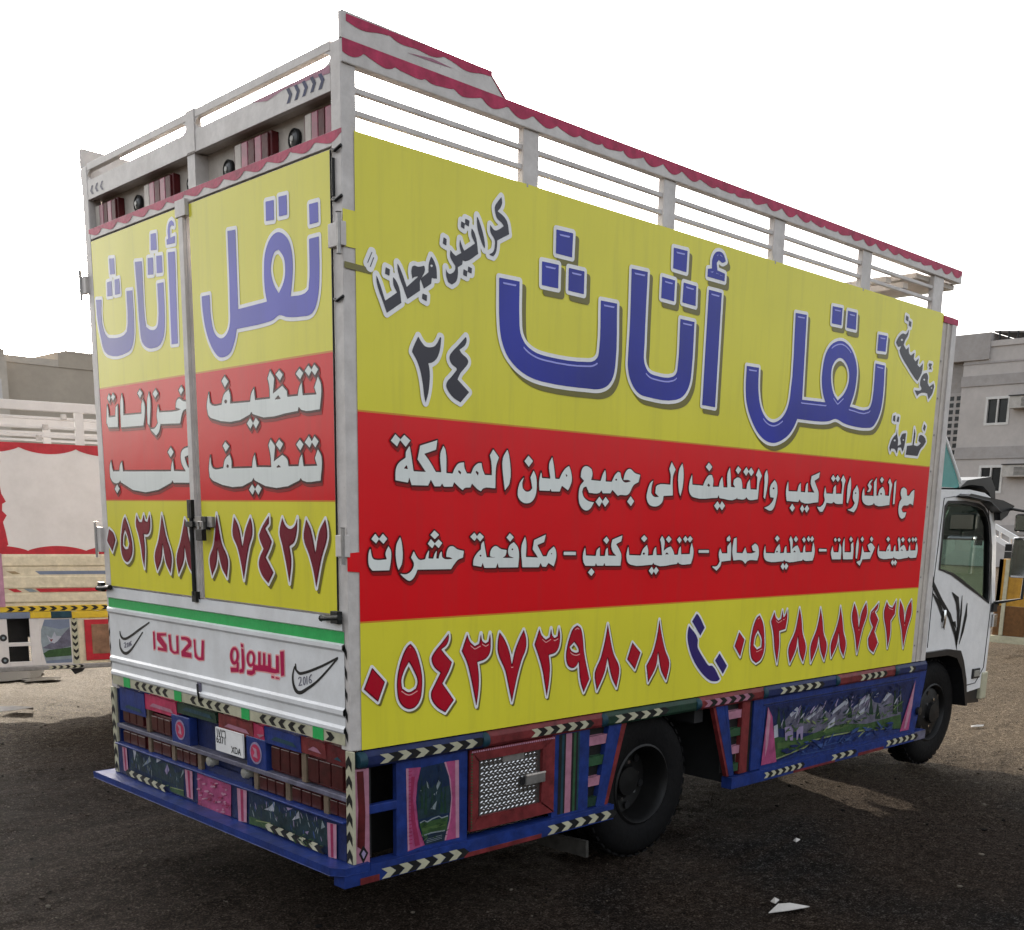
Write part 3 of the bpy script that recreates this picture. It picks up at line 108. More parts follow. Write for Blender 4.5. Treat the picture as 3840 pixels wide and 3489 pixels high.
'rphone_l':'0,2164,1724,2111,1700,2091,1667,2138,1605,2198,1661;0,1964,1790,1938,1754,1911,1704,1895,1646,1904,1601,1927,1576,1967,1557,2009,1573,2029,1609,2030,1657,2011,1723,1988,1768;1,1973,1724,1949,1694,1931,1653,1948,1626,1982,1624,2007,1642,1998,1687;0,1830,1799,1804,1767,1775,1765,1751,1803,1739,1771,1714,1766,1687,1806,1681,1775,1689,1729,1714,1706,1760,1705,1755,1635,1773,1535,1788,1576,1800,1640,1819,1697,1845,1755;0,1556,1807,1544,1774,1521,1704,1471,1602,1492,1522,1535,1571,1560,1661,1583,1584,1633,1527,1654,1595,1604,1680,1579,1737;0,1324,1788,1308,1772,1291,1704,1248,1616,1251,1517,1309,1572,1336,1654,1348,1593,1408,1521,1424,1595,1375,1680,1339,1752',
'rphone_r':'0,1019,1813,1003,1757,979,1681,930,1611,945,1527,987,1570,1020,1656,1037,1586,1082,1529,1100,1605,1058,1667,1033,1751;0,864,1802,827,1761,799,1672,765,1750,725,1802,713,1777,711,1728,742,1676,797,1526,820,1610,844,1670,881,1722;0,571,1810,573,1776,603,1756,580,1731,553,1701,573,1670,607,1632,547,1570,592,1521,644,1557,666,1599,657,1628,622,1668,652,1710,656,1727,632,1758;0,467,1802,443,1770,408,1757,372,1771,351,1804,359,1742,380,1703,416,1686,404,1626,424,1531,446,1611,470,1684,491,1742;0,287,1799,255,1760,223,1665,193,1751,149,1801,137,1757,138,1726,178,1648,223,1523,242,1592,269,1653,308,1722',
'maker':'0,1709,1215,1690,1218,1690,1131,1710,1124;0,1665,1213,1566,1220,1567,1209,1628,1202,1566,1162,1566,1129,1665,1127,1663,1141,1599,1142,1668,1180;0,1542,1214,1517,1217,1513,1162,1503,1140,1479,1136,1461,1141,1459,1217,1438,1218,1440,1131,1499,1126,1534,1140;0,1408,1217,1328,1217,1306,1205,1308,1182,1370,1147,1311,1144,1310,1123,1411,1120,1412,1143,1336,1190,1347,1201,1406,1204;0,1282,1214,1264,1215,1261,1152,1243,1134,1214,1134,1201,1217,1179,1218,1189,1125,1244,1120,1278,1131;0,507,1232,477,1237,479,1131,505,1125;0,542,1211,519,1212,520,1138,567,1131,585,1136,581,1152,545,1150;0,689,1212,668,1213,671,1157,652,1157,649,1212,630,1212,631,1158,610,1159,607,1210,586,1211,584,1153,561,1146,567,1131,651,1130,705,1127,738,1126,736,1151,693,1151;0,716,1179,719,1168,725,1157,733,1148,744,1142,756,1139,767,1139,778,1143,785,1151,790,1160,791,1171,789,1183,783,1194,774,1202,763,1209,751,1211,740,1211,730,1207,722,1200,717,1190;1,735,1177,737,1169,740,1161,746,1155,752,1151,758,1151,764,1153,769,1158,772,1165,772,1173,771,1182,767,1190,762,1196,755,1199,749,1200,743,1198,738,1193,735,1185;0,730,1162,719,1152,721,1114,753,1101,791,1102,790,1118,743,1123;0,834,1215,815,1214,811,1136,822,1105,856,1099,861,1113,835,1122;0,838,1236,816,1234,817,1220,836,1221;0,859,1178,862,1165,868,1153,878,1143,889,1136,902,1133,914,1133,925,1138,933,1146,938,1157,939,1169,936,1182,930,1194,920,1204,909,1211,896,1214,884,1214,873,1209,865,1201,860,1190;1,879,1177,881,1168,884,1159,890,1153,896,1149,902,1148,908,1151,913,1156,915,1164,916,1173,914,1183,910,1191,905,1198,898,1202,892,1202,886,1200,882,1194,879,1186;0,878,1155,862,1145,865,1103,936,1095,938,1115,883,1121;0,583,1117,560,1116,563,1109,584,1109;0,547,1116,521,1115,521,1110,550,1109',
'swoosh':'0,2100,1184,2100,1166,2084,1150,2046,1145,1971,1167,1864,1210,1745,1259,1748,1261,1871,1215,1979,1172,2048,1153,2072,1156,2089,1168,2095,1184;0,2110,1141,2112,1099,2089,1074,2043,1066,1986,1087,1928,1126,1877,1164,1827,1202,1831,1203,1883,1165,1936,1128,1997,1091,2043,1077,2073,1081,2102,1101,2106,1141;0,391,1189,391,1164,366,1150,328,1155,255,1177,161,1211,74,1248,76,1250,164,1215,259,1182,331,1161,361,1157,383,1166,387,1190;0,398,1178,416,1140,414,1095,394,1069,361,1064,304,1088,232,1128,161,1178,76,1244,79,1245,166,1180,238,1131,312,1094,364,1074,380,1077,402,1098,409,1140,394,1178',
'swoosh_words':'0,367,1127,360,1136,351,1135,352,1126,369,1098,365,1098,347,1125,347,1137,362,1137,371,1128;0,368,1098,340,1105,341,1107,369,1100;0,314,1126,315,1119,318,1113,321,1109,325,1107,329,1108,332,1112,333,1117,334,1124,333,1131,331,1137,327,1141,323,1143,320,1142,317,1139,315,1133;1,319,1126,320,1119,321,1114,324,1111,326,1110,328,1113,329,1118,330,1124,329,1131,327,1137,325,1140,322,1140,320,1137,319,1132;0,307,1147,306,1113,301,1113,302,1148;0,271,1159,285,1146,290,1128,284,1119,271,1123,267,1133,276,1138,288,1133,286,1131,277,1136,271,1132,274,1124,282,1121,286,1129,281,1145,267,1158;0,2054,1123,2043,1130,2035,1126,2054,1102,2049,1102,2029,1126,2042,1132,2058,1124;0,2053,1101,2028,1106,2029,1109,2054,1104;0,2002,1121,2003,1115,2007,1111,2011,1108,2015,1108,2018,1110,2020,1114,2020,1119,2019,1125,2015,1129,2011,1132,2007,1132,2004,1130,2002,1126;1,2007,1120,2008,1115,2010,1111,2012,1110,2014,1111,2015,1115,2015,1120,2014,1125,2012,1129,2010,1130,2008,1129,2007,1125;0,1994,1137,1994,1114,1989,1114,1988,1138;0,1968,1145,1982,1135,1985,1122,1972,1119,1964,1128,1977,1131,1980,1129,1969,1127,1974,1121,1980,1123,1977,1134,1964,1145',
}
PIC={
'scene_far':'nb,3028,740,4913,735,4884,375,3012,379;gv,3211,613,3374,700,3435,648,3494,626,3658,670,3736,630,3783,610,3981,692,4054,620,4115,630,4263,696,4356,629,4441,612,4544,694,4660,624,4735,599,4756,485,4268,474,3727,490,3438,526,3214,583;wh,3374,700,3406,680,3313,642,3295,662;wh,3660,671,3685,658,3514,599,3493,611;wh,3981,693,3996,665,3802,604,3779,618;wh,4271,697,4295,667,4074,608,4081,625;wh,4553,693,4587,663,4493,622,4467,635;wh,3762,549,3846,587,3839,532,3753,511;wh,4124,572,4229,610,4220,570,4113,541;dg,3164,729,3210,583,3152,590;dg,3228,686,3260,577,3222,582;dg,3420,714,3458,592,3413,597;dg,3690,698,3729,584,3682,590;dg,4011,713,4064,554,4007,561;dg,4295,697,4350,547,4290,554;dg,4397,625,4456,502,4381,510;dg,4627,712,4699,509,4628,517;dg,4703,722,4776,517,4705,525;gr,3101,545,3442,494,3665,513,3945,528,4265,490,4753,503,4773,397,4223,454,3878,472,3586,469,3491,434,3170,401,3107,388;lg,3666,509,3946,522,4056,507,3757,486;lg,3172,498,3487,469,3489,450,3176,460;ri,3173,378,3494,414,3602,451,3896,449,4258,437,4828,386,4832,368,4203,378,3598,381;yg,3174,393,3497,422,3590,457,3882,458,4258,443,4253,454,3877,468,3583,467,3488,431,3167,402;yg,4171,408,4307,462,4296,469,4160,415;yg,4325,431,4526,423,4523,429,4322,437;lb,3596,403,4042,408,4039,414,3593,407;lb,3457,382,3894,371,3891,376,3455,387;lv,3240,587,3334,584,3346,491,3312,496,3301,527,3281,530,3278,500,3257,503;lv,3377,571,3453,570,3457,485,3436,484,3424,527,3404,522,3401,488,3385,490;wh,3117,609,3158,616,3174,536,3131,533;pk,3041,735,3093,671,3173,378,3005,380;lp,3044,731,3074,673,3067,512,3044,426,3034,575;pk,4922,736,4911,607,4884,375,4750,378;lp,4919,732,4850,553,4809,392,4836,389,4905,547',
'scene_near':'pk,285,757,367,751,359,710,340,618,350,518,389,394,293,383;rd,314,717,334,714,322,621,338,504,362,399,334,398,312,525,310,623;lp,285,757,299,755,298,577,303,391,293,383;pk,499,755,585,753,590,390,501,392,530,485,541,585,530,671;lp,563,754,585,753,590,390,570,393;lp,499,755,510,754,538,670,547,584,537,484,512,394,501,392,530,485,541,585,530,671;db,366,749,499,754,527,685,540,596,530,485,501,394,388,394,354,484,339,602,347,683;mt,352,646,404,684,424,648,466,677,487,644,532,644,535,519,349,518;gw,397,685,404,677,411,648,402,656;gw,466,679,478,666,458,634,453,653;gw,420,555,456,586,447,547;gw,437,619,458,629,449,607;gw,363,648,373,649,373,638,365,639;dg,371,708,379,563,362,565;dg,393,679,402,532,384,535;dg,483,685,493,526,474,529;dg,504,662,512,519,497,522;dg,428,647,435,566,422,568;gr,357,500,522,502,511,441,373,444;lg,371,474,505,477,505,463,371,461;lk,375,435,505,439,501,394,388,394;gw,360,499,383,506,400,496,430,506,447,508,466,511,483,500,521,503,518,509,483,505,467,516,444,514,427,511,399,502,382,511,357,504;gw,372,437,421,442,503,438,502,444,420,448,369,442;gw,396,419,484,422,483,424,395,420;gw,396,411,484,414,483,416,395,413;gw,396,404,484,407,483,409,395,406;rd,295,741,313,741,312,745,294,745;rd,295,724,313,724,312,728,294,728;rd,295,707,313,708,312,711,294,711;rd,295,690,313,691,312,695,294,694;rd,295,673,313,674,312,678,294,677;rd,295,657,313,657,312,661,294,661;rd,295,640,313,640,312,644,294,644;rd,294,623,313,623,311,627,293,627;rd,294,606,312,606,311,610,293,610;rd,294,589,312,589,311,593,293,593;rd,294,572,312,572,311,576,293,576;rd,294,555,312,555,311,559,293,559;rd,294,538,312,538,311,542,293,542;rd,294,521,312,521,311,525,293,525;rd,294,504,312,504,311,508,293,508;rd,294,487,312,487,311,491,293,491;rd,294,470,312,469,311,474,293,474;rd,294,452,312,452,311,456,293,457;rd,294,435,312,435,311,439,293,439;rd,294,418,312,418,311,422,293,422',
'rear_low':'db,2069,550,1445,550,1459,401,2074,420;mt,2053,487,1966,546,1892,507,1810,543,1722,522,1601,550,1519,509,1446,536,1456,437,2058,449;wh,2021,548,1981,547,2008,488;gw,1823,545,1810,518,1920,470,1860,513;wh,1742,547,1690,546,1745,522;lv,1624,539,1603,508,1635,477,1654,495;gw,1448,542,1445,522,1486,487;gr,1615,417,1454,420,1457,395,1595,396;yg,1602,415,1458,423,1455,429,1599,420;pk,1301,548,972,548,984,389,1307,375;db,812,547,167,535,172,394,813,391;mt,808,471,713,503,592,539,522,498,391,543,309,512,207,540,169,501,171,424,811,418;wh,586,542,594,494,679,487,633,506;wh,389,539,380,509,445,484;gw,207,535,186,509,217,494;lv,487,536,434,541,477,523;lv,343,454,311,464,322,446;gr,811,428,609,429,599,404,813,389;yg,754,415,626,430,624,435,752,421;lp,2147,546,2091,546,2085,411,2141,411;mg,2128,543,2111,543,2104,414,2121,414;lp,1429,544,1349,547,1355,399,1417,401;mg,1401,543,1377,544,1376,403,1395,403;lp,914,545,824,549,835,391,910,383;mg,882,544,856,545,861,391,883,389;lp,167,535,97,541,101,388,162,383;mg,143,535,122,537,123,389,141,387;lp,1113,437,1121,430,1135,427,1141,431,1134,438,1120,441;lp,1004,517,1010,513,1022,510,1027,513,1021,518,1009,520;lp,1267,472,1278,465,1301,461,1312,463,1300,470,1278,474;lp,1088,533,1098,528,1117,524,1127,526,1117,532,1097,535;lp,1193,438,1202,432,1220,428,1228,431,1219,437,1202,440;lp,1040,493,1047,486,1059,484,1065,488,1058,495,1046,497;mg,971,447,984,441,1010,435,1023,436,1010,443,984,448;lp,1251,443,1262,438,1282,434,1292,435,1281,440,1261,444;lp,1156,470,1163,464,1177,462,1183,464,1176,470,1162,472;lp,1018,455,1025,450,1038,447,1044,450,1037,455,1024,458;lp,1211,509,1220,503,1240,499,1249,501,1239,507,1220,511;mg,1162,438,1175,430,1199,426,1210,428,1198,435,1174,440;mg,1167,442,1175,437,1190,434,1197,436,1189,441,1174,444;mg,1140,527,1146,523,1159,520,1166,522,1159,527,1146,529;lp,1060,447,1072,441,1095,436,1106,438,1094,445,1071,450;lp,1260,526,1266,522,1279,520,1285,521,1278,525,1266,528;mg,1246,456,1253,450,1265,448,1271,451,1264,457,1252,460;mg,1117,437,1124,430,1137,427,1144,431,1136,438,1123,441;mg,1046,472,1058,464,1084,459,1096,462,1083,469,1058,474;mg,1000,449,1008,445,1023,442,1030,443,1023,448,1008,451;mg,1215,434,1228,426,1253,421,1266,424,1252,432,1227,437;mg,1105,524,1114,517,1132,514,1141,517,1131,524,1113,527;lp,1132,472,1139,468,1151,465,1157,467,1151,471,1138,473;lp,1011,448,1017,444,1027,442,1032,443,1027,447,1016,449;lp,1213,433,1224,427,1246,423,1257,424,1246,430,1224,434;lp,1082,403,1090,399,1107,396,1115,397,1107,401,1090,404;mg,1258,398,1269,393,1289,389,1299,390,1288,395,1268,399;lp,1191,440,1205,435,1232,429,1246,429,1232,434,1204,440;lp,1004,497,1016,490,1039,486,1050,488,1038,495,1015,500;mg,1023,436,1031,432,1046,429,1053,430,1046,435,1030,438;lp,1171,479,1185,471,1212,466,1225,469,1211,477,1184,482;lp,1038,402,1046,398,1062,395,1069,396,1061,401,1046,404;lp,1023,405,1034,399,1056,395,1067,396,1056,402,1034,406;lp,1032,415,1038,409,1047,407,1052,411,1046,418,1037,420;lp,1019,492,1026,487,1039,484,1045,487,1038,492,1025,495;mg,1253,416,1263,411,1283,407,1293,408,1282,413,1263,417;mg,987,434,994,428,1009,425,1016,428,1008,434,993,437;mg,1023,528,1027,524,1036,522,1040,524,1036,529,1027,530;lp,1103,517,1118,509,1146,503,1160,506,1145,514,1117,519;mg,1266,466,1271,461,1280,460,1285,463,1280,468,1270,469;lp,1252,527,1262,522,1282,518,1292,519,1281,524,1262,528;mg,1140,467,1151,461,1171,457,1181,459,1170,465,1150,469',
}
class MB:
    def __init__(s): s.v = []; s.f = []; s.m = []; s.mats = []
    def mi(s, m):
        if m not in s.mats: s.mats.append(m)
        return s.mats.index(m)
    def poly(s, pts, m):
        i = len(s.v); s.v += [tuple(p) for p in pts]; s.f.append(tuple(range(i, i+len(pts)))); s.m.append(s.mi(m))
    def add(s, vs, fs, m):
        i = len(s.v); s.v += [tuple(p) for p in vs]; k = s.mi(m)
        for f in fs: s.f.append(tuple(i+j for j in f)); s.m.append(k)
    def box(s, a, b, m):
        x0, y0, z0 = a; x1, y1, z1 = b
        s.add([(x0,y0,z0),(x1,y0,z0),(x1,y1,z0),(x0,y1,z0),(x0,y0,z1),(x1,y0,z1),(x1,y1,z1),(x0,y1,z1)],
              [(0,3,2,1),(4,5,6,7),(0,1,5,4),(1,2,6,5),(2,3,7,6),(3,0,4,7)], m)
    def prism(s, pts, fn, d0, d1, m):                       # 2D outline (simple polygon) -> slab between offsets d0 and d1
        n = len(pts); A = [fn(u, v, d0) for u, v in pts]; B = [fn(u, v, d1) for u, v in pts]
        tri = tessellate_polygon([[Vector((u, v, 0)) for u, v in pts]])
        s.add(A+B, [tuple(t) for t in tri]+[tuple(n+j for j in reversed(t)) for t in tri]+[(i, (i+1) % n, n+(i+1) % n, n+i) for i in range(n)], m)
    def flat(s, pts, fn, d, m):
        tri = tessellate_polygon([[Vector((u, v, 0)) for u, v in pts]])
        s.add([fn(u, v, d) for u, v in pts], [tuple(t) for t in tri], m)
    def lathe(s, c, ax, prof, n, m, sx=None):               # prof: (radius, along)
        ax = Vector(ax).normalized(); e1 = ax.orthogonal().normalized(); e2 = ax.cross(e1); c = Vector(c); i = []
        vs = []; fs = []
        for r, h in prof:
            for k in range(n):
                t = 2*math.pi*k/n; vs.append(c+ax*h+e1*(r*math.cos(t))+e2*(r*math.sin(t)))
        for a in range(len(prof)-1):
            for k in range(n): fs.append((a*n+k, a*n+(k+1) % n, (a+1)*n+(k+1) % n, (a+1)*n+k))
        s.add(vs, fs, m)
    def tube(s, pts, r, m, n=8):
        pts = [Vector(p) for p in pts]; vs = []; fs = []
        for i, p in enumerate(pts):
            d = (pts[min(i+1, len(pts)-1)]-pts[max(i-1, 0)]).normalized(); e1 = d.orthogonal().normalized() if i == 0 else (e1-d*e1.dot(d)).normalized(); e2 = d.cross(e1)
            for k in range(n): t = 2*math.pi*k/n; vs.append(p+e1*(r*math.cos(t))+e2*(r*math.sin(t)))
        for i in range(len(pts)-1):
            for k in range(n): fs.append((i*n+k, i*n+(k+1) % n, (i+1)*n+(k+1) % n, (i+1)*n+k))
        fs.append(tuple(range(n))); fs.append(tuple(reversed(range((len(pts)-1)*n, len(pts)*n)))); s.add(vs, fs, m)
    def build(s, name, parent=None, bevel=0.0, smooth=False, label=None):
        me = bpy.data.meshes.new(name); me.from_pydata([tuple(p) for p in s.v], [], s.f); me.update()
        for m in s.mats: me.materials.append(m)
        me.polygons.foreach_set('material_index', s.m)
        if smooth:
            me.polygons.foreach_set('use_smooth', [True]*len(s.f))
            try: me.set_sharp_from_angle(angle=math.radians(38))
            except Exception: pass
        o = bpy.data.objects.new(name, me); COL.objects.link(o)
        if bevel:
            b = o.modifiers.new('Bevel', 'BEVEL'); b.width = bevel; b.segments = 2; b.limit_method = 'ANGLE'; b.harden_normals = False
        if parent is not None: o.parent = parent
        if label: o['label'] = label
        return o
def empty(name, label, cat, loc=(0, 0, 0), rz=0.0, group=None):
    o = bpy.data.objects.new(name, None); COL.objects.link(o); o.location = loc; o.rotation_euler = (0, 0, rz); o.empty_display_size = 0.3
    o['label'] = label; o['category'] = cat
    if group: o['group'] = group
    return o
def tag(o, label, cat, group=None):
    o['label'] = label; o['category'] = cat
    if group: o['group'] = group
    return o
def side(u, v, d): return (u, -d, v)                        # right-hand flank of a truck: u along it, v up, d outwards
def rear(u, v, d): return (-d, u, v)                        # tail of a truck: u across it from the right corner
def polys(s): 
    out = []
    for p in s.split(';'):
        a = p.split(','); h = a[0]; q = [int(x)/1000 for x in a[1:]]; out.append((h, list(zip(q[0::2], q[1::2]))))
    return out
def smooth(poly, k=4, lim=48):
    P = np.array(poly, float); n = len(P)
    if n < 5: return P
    A = P-np.roll(P, 1, 0); la = np.linalg.norm(A, axis=1)+1e-9; B = np.roll(A, -1, 0); lb = np.roll(la, -1)
    ang = np.degrees(np.arccos(np.clip((A*B).sum(1)/(la*lb), -1, 1))); sharp = ang > lim
    T = A/la[:, None]+B/lb[:, None]; T /= np.linalg.norm(T, axis=1)[:, None]+1e-9; out = []
    for i in range(n):
        j = (i+1) % n; L = lb[i]; t0 = P[j]-P[i] if sharp[i] else T[i]*L; t1 = P[j]-P[i] if sharp[j] else T[j]*L
        kk = 1 if sharp[i] and sharp[j] else k
        for q in range(kk):
            s = q/kk; out.append((2*s**3-3*s**2+1)*P[i]+(s**3-2*s**2+s)*t0+(-2*s**3+3*s**2)*P[j]+(s**3-s**2)*t1)
    return np.array(out)
def sdf(pl, h=0.003, pad=0.06):
    pl = [(f, smooth(p)) for f, p in pl]; allp = np.vstack([p for _, p in pl])
    lo = np.floor((allp.min(0)-pad)/h)*h; hi = allp.max(0)+pad; nx, nz = [int(v) for v in np.ceil((hi-lo)/h)+1]
    D = np.full((nz, nx), pad)
    for hole in ('0', '1'):
        for f, p in pl:
            if f != hole: continue
            a = np.maximum(((p.min(0)-pad-lo)/h).astype(int), 0); b = np.minimum(((p.max(0)+pad-lo)/h).astype(int)+2, [nx, nz])
            X, Z = np.meshgrid(lo[0]+h*np.arange(a[0], b[0]), lo[1]+h*np.arange(a[1], b[1])); d2 = np.full(X.shape, 1e9); ins = np.zeros(X.shape, bool)
            q = np.roll(p, -1, 0)
            for (x0, z0), (x1, z1) in zip(p, q):
                ex, ez = x1-x0, z1-z0; t = np.clip(((X-x0)*ex+(Z-z0)*ez)/(ex*ex+ez*ez+1e-12), 0, 1)
                d2 = np.minimum(d2, (X-x0-t*ex)**2+(Z-z0-t*ez)**2)
                if z0 != z1: ins ^= ((Z >= min(z0, z1)) & (Z < max(z0, z1)) & (X < x0+(Z-z0)*ex/ez))
            d = np.sqrt(d2); d[ins] *= -1; S = D[a[1]:b[1], a[0]:b[0]]
            D[a[1]:b[1], a[0]:b[0]] = np.minimum(S, d) if hole == '0' else np.maximum(S, -d)
    return lo, h, D
def contour(mb, lo, h, Fd, fn, off, m, shift=(0, 0)):
    """fills the region Fd < 0 of a distance field with faces lying on the panel"""
    ox, oz = lo[0]+shift[0], lo[1]+shift[1]; I = Fd < 0
    c4 = I[:-1, :-1].astype(int)+I[:-1, 1:]+I[1:, 1:]+I[1:, :-1]; full = c4 == 4
    vs = []; fs = []
    def P(x, z): vs.append(fn(ox+x*h, oz+z*h, off)); return len(vs)-1
    for r in np.nonzero(full.any(1))[0]:
        row = np.concatenate([[0], full[r].astype(int), [0]]); e = np.diff(row); st = np.nonzero(e == 1)[0]; en = np.nonzero(e == -1)[0]
        for s_, e_ in zip(st, en): fs.append((P(s_, r), P(e_, r), P(e_, r+1), P(s_, r+1)))
    zz, xx = np.nonzero((c4 > 0) & (c4 < 4))
    for z, x in zip(zz.tolist(), xx.tolist()):
        cs = [(x, z), (x+1, z), (x+1, z+1), (x, z+1)]; fv = [Fd[b, a] for a, b in cs]; out = []
        for k in range(4):
            a, b = fv[k], fv[(k+1) % 4]; (xa, za), (xb, zb) = cs[k], cs[(k+1) % 4]
            if a < 0: out.append((xa, za))
            if (a < 0) != (b < 0): t = a/(a-b); out.append((xa+t*(xb-xa), za+t*(zb-za)))
        if len(out) >= 3: fs.append(tuple(P(a, b) for a, b in out))
    mb.add(vs, fs, m)
def lettering(name, key, parent, fn, base, layers, hi=None, h=0.003):
    lo, h, D = sdf(polys(LET[key]), h); mb = MB()
    for i, (lev, sh, m) in enumerate(layers): contour(mb, lo, h, D-lev, fn, base+0.0011*i, m, sh)
    if hi:
        depth, w, m = hi; G = np.gradient(D, h, axis=0); contour(mb, lo, h, np.maximum(np.abs(D+depth)-w, (0.8-G)*0.02), fn, base+0.0011*len(layers), m)
    return mb.build(name, parent)
def picture(name, key, parent, fn, base, cols, dabs=()):
    mb = MB(); i = 0
    for i, (c, p) in enumerate(polys(PIC[key])): mb.flat([tuple(q) for q in p], fn, base+0.00020*i, cols[c])
    for u0, u1, v0, v1, n, cc, ln, an in dabs:                   # loose brush dabs over the painted ground colours
        for k in range(n):
            i += 1; u, v = RS.uniform(u0, u1), RS.uniform(v0, v1); l = ln*RS.uniform(0.5, 1.3); w = l*RS.uniform(0.10, 0.22); a = an+RS.normal()*0.35; ca, sa = math.cos(a), math.sin(a)
            mb.flat([(u+x*ca-y*sa, v+x*sa+y*ca) for x, y in ((-l, 0), (-l*.4, -w), (l*.5, -w*.8), (l, w*.3), (l*.3, w), (-l*.5, w*.7))], fn, base+0.00004*i+0.00016*len(polys(PIC[key])), cols[cc[k % len(cc)]])
    return mb.build(name, parent)
def chevrons(mb, fn, p0, p1, h, n, off, ma, mb_, gap=0.5, point=1):
    """n arrow-shaped marks from p0 to p1 on a panel; height h across the run"""
    p0, p1 = np.array(p0, float), np.array(p1, float); d = (p1-p0)/n; L = np.linalg.norm(d); t = d/L; nn = np.array([-t[1], t[0]])*h/2; k = t*L*0.34*point
    for i in range(n):
        for j, m in ((0, ma), (gap, mb_)):
            if m is None: continue
            w = L*(gap if j == 0 else 1-gap)*random.uniform(0.88, 1.0); a = p0+d*i+t*L*j+nn*random.uniform(-.08, .08)
            mb.flat([tuple(a+nn), tuple(a+nn+t*w), tuple(a+t*w+k), tuple(a-nn+t*w), tuple(a-nn), tuple(a+k)], fn, off, m)
def wavy(u0, u1, top, low, amp, per, n=120):
    pts = [(u0, top), (u1, top)]; ph = random.random()
    for i in range(n+1):
        u = u1+(u0-u1)*i/n; w = abs(math.sin(math.pi*((u/per)+ph)))**0.6
        pts.append((u, low-amp*w+amp*0.25*math.sin(u*37+ph*9)))
    return pts
PC = dict(nb=P_DBLUE, gv=paint('painted mountain grey', (0.115, 0.11, 0.15), 0.45), wh=paint('painted snow', (0.36, 0.37, 0.42)), dg=P_DGREEN, gr=paint('painted meadow', (0.034, 0.075, 0.026), 0.4), lg=paint('painted light meadow', (0.06, 0.11, 0.035)),
          ri=paint('painted river', (0.013, 0.030, 0.13), 0.4), yg=paint('painted shore', (0.19, 0.23, 0.10)), lb=paint('painted ripple', (0.035, 0.07, 0.2)), lv=paint('painted lilac', (0.26, 0.21, 0.33)), pk=paint('painted curtain', (0.32, 0.06, 0.15), 0.35),
          lp=paint('painted pale pink', (0.40, 0.20, 0.27)), rd=P_MAG, db=paint('painted night blue', (0.009, 0.022, 0.055)), mt=paint('painted dim slope', (0.016, 0.034, 0.042), 0.5), gw=paint('painted mist', (0.21, 0.25, 0.27)), lk=paint('painted lake', (0.014, 0.026, 0.042)), mg=P_MAG)
# ---------------------------------------------------------------- the removals truck
W, LEN = 2.25, 5.05
truck = empty('box_truck', 'yellow and red furniture removal truck with Arabic lettering and an open slatted top rail', 'truck')
def T(mb, name, bevel=0.0, smooth=False, label=None, parent=None): return mb.build(name, truck if parent is None else parent, bevel, smooth, label)
# cargo body walls and floor
b = MB(); b.box((0.03, 0.006, 0.866), (5.03, 0.045, 3.20), P_WHITE); T(b, 'side_wall')
b = MB(); b.box((0.03, W-0.045, 0.866), (5.03, W-0.006, 3.20), P_WHITE); T(b, 'side_wall', label='white far wall of the cargo box')
b = MB(); b.box((4.98, 0.05, 0.90), (5.03, W-0.05, 3.19), P_CLEAN); T(b, 'front_wall')
b = MB(); b.box((0.06, 0.02, 0.80), (5.04, W-0.02, 0.862), DARK); T(b, 'cargo_floor')
def vgrid(mb, fn, u0, u1, v0, v1, d, m, n=1): mb.poly([fn(u0, v0, d), fn(u1, v0, d), fn(u1, v1, d), fn(u0, v1, d)], m)
# the printed sheet on the flank: yellow, red, yellow
b = MB()
zt, z1, z2, zb = 3.206, 2.212, 1.398, 0.868
for a, c, m in ((zb, z2-0.007, V_YEL), (z2-0.007, z2, V_ORANGE), (z2, z1, V_RED), (z1, z1+0.007, V_ORANGE), (z1+0.007, zt, V_YEL)):
    for i in range(4):
        x0 = 0.053+4.787*i/4; x1 = 0.053+4.787*(i+1)/4; e0, e1 = 0.0022, 0.0032+0.0006*(i % 2); b.poly([side(x0, a, e0), side(x1, a, e1), side(x1, c, e1), side(x0, c, e0)], m); b.poly([side(x1, a, e1), side(x1, c, e1), side(x1, c, 0.0), side(x1, a, 0.0)], m)
b.poly([side(-0.004, 2.80, 0.0035), side(0.053, 2.80, 0.0035), side(0.053, 2.93, 0.0035), side(-0.004, 2.93, 0.0035)], V_YEL)
b.poly([side(-0.006, 1.60, 0.0035), side(0.053, 1.595, 0.0035), side(0.053, 1.675, 0.0035), side(-0.006, 1.67, 0.0035)], V_RED)
b.poly([side(0.0, 2.725, 0.0045), side(0.125, 2.72, 0.0045), side(0.125, 2.742, 0.0045), side(0.0, 2.748, 0.0045)], V_OLIVE)
sheet = T(b, 'side_panel')
lettering('headline_lettering', 'head', sheet, side, 0.0055, [(0.017, (0.026, -0.024), V_OLIVE), (0.017, (0, 0), V_WHT), (0, (0, 0), V_BLUE)], (0.019, 0.0036, V_BLUEHI))
lettering('slogan_lettering', 'slogan', sheet, side, 0.0058, [(0.017, (0, 0), V_WHT), (0, (0, 0), V_GREY)])
lettering('service_lettering', 'text', sheet, side, 0.0055, [(0.006, (0.007, -0.014), V_SHRED), (0.0065, (0, 0), V_DKRED), (0, (0, 0), V_TEXT)])
lettering('phone_number_lettering', 'phone', sheet, side, 0.0055, [(0.009, (0.011, -0.010), V_OLIVE), (0.0105, (0, 0), V_WHT), (0, (0, 0), V_MAROON), (-0.0055, (0, 0), V_CRIM)], (0.0125, 0.0022, V_PINK))
lettering('handset_symbol', 'handset', sheet, side, 0.0055, [(0.012, (0, 0), V_WHT), (0, (0, 0), V_NAVY)])
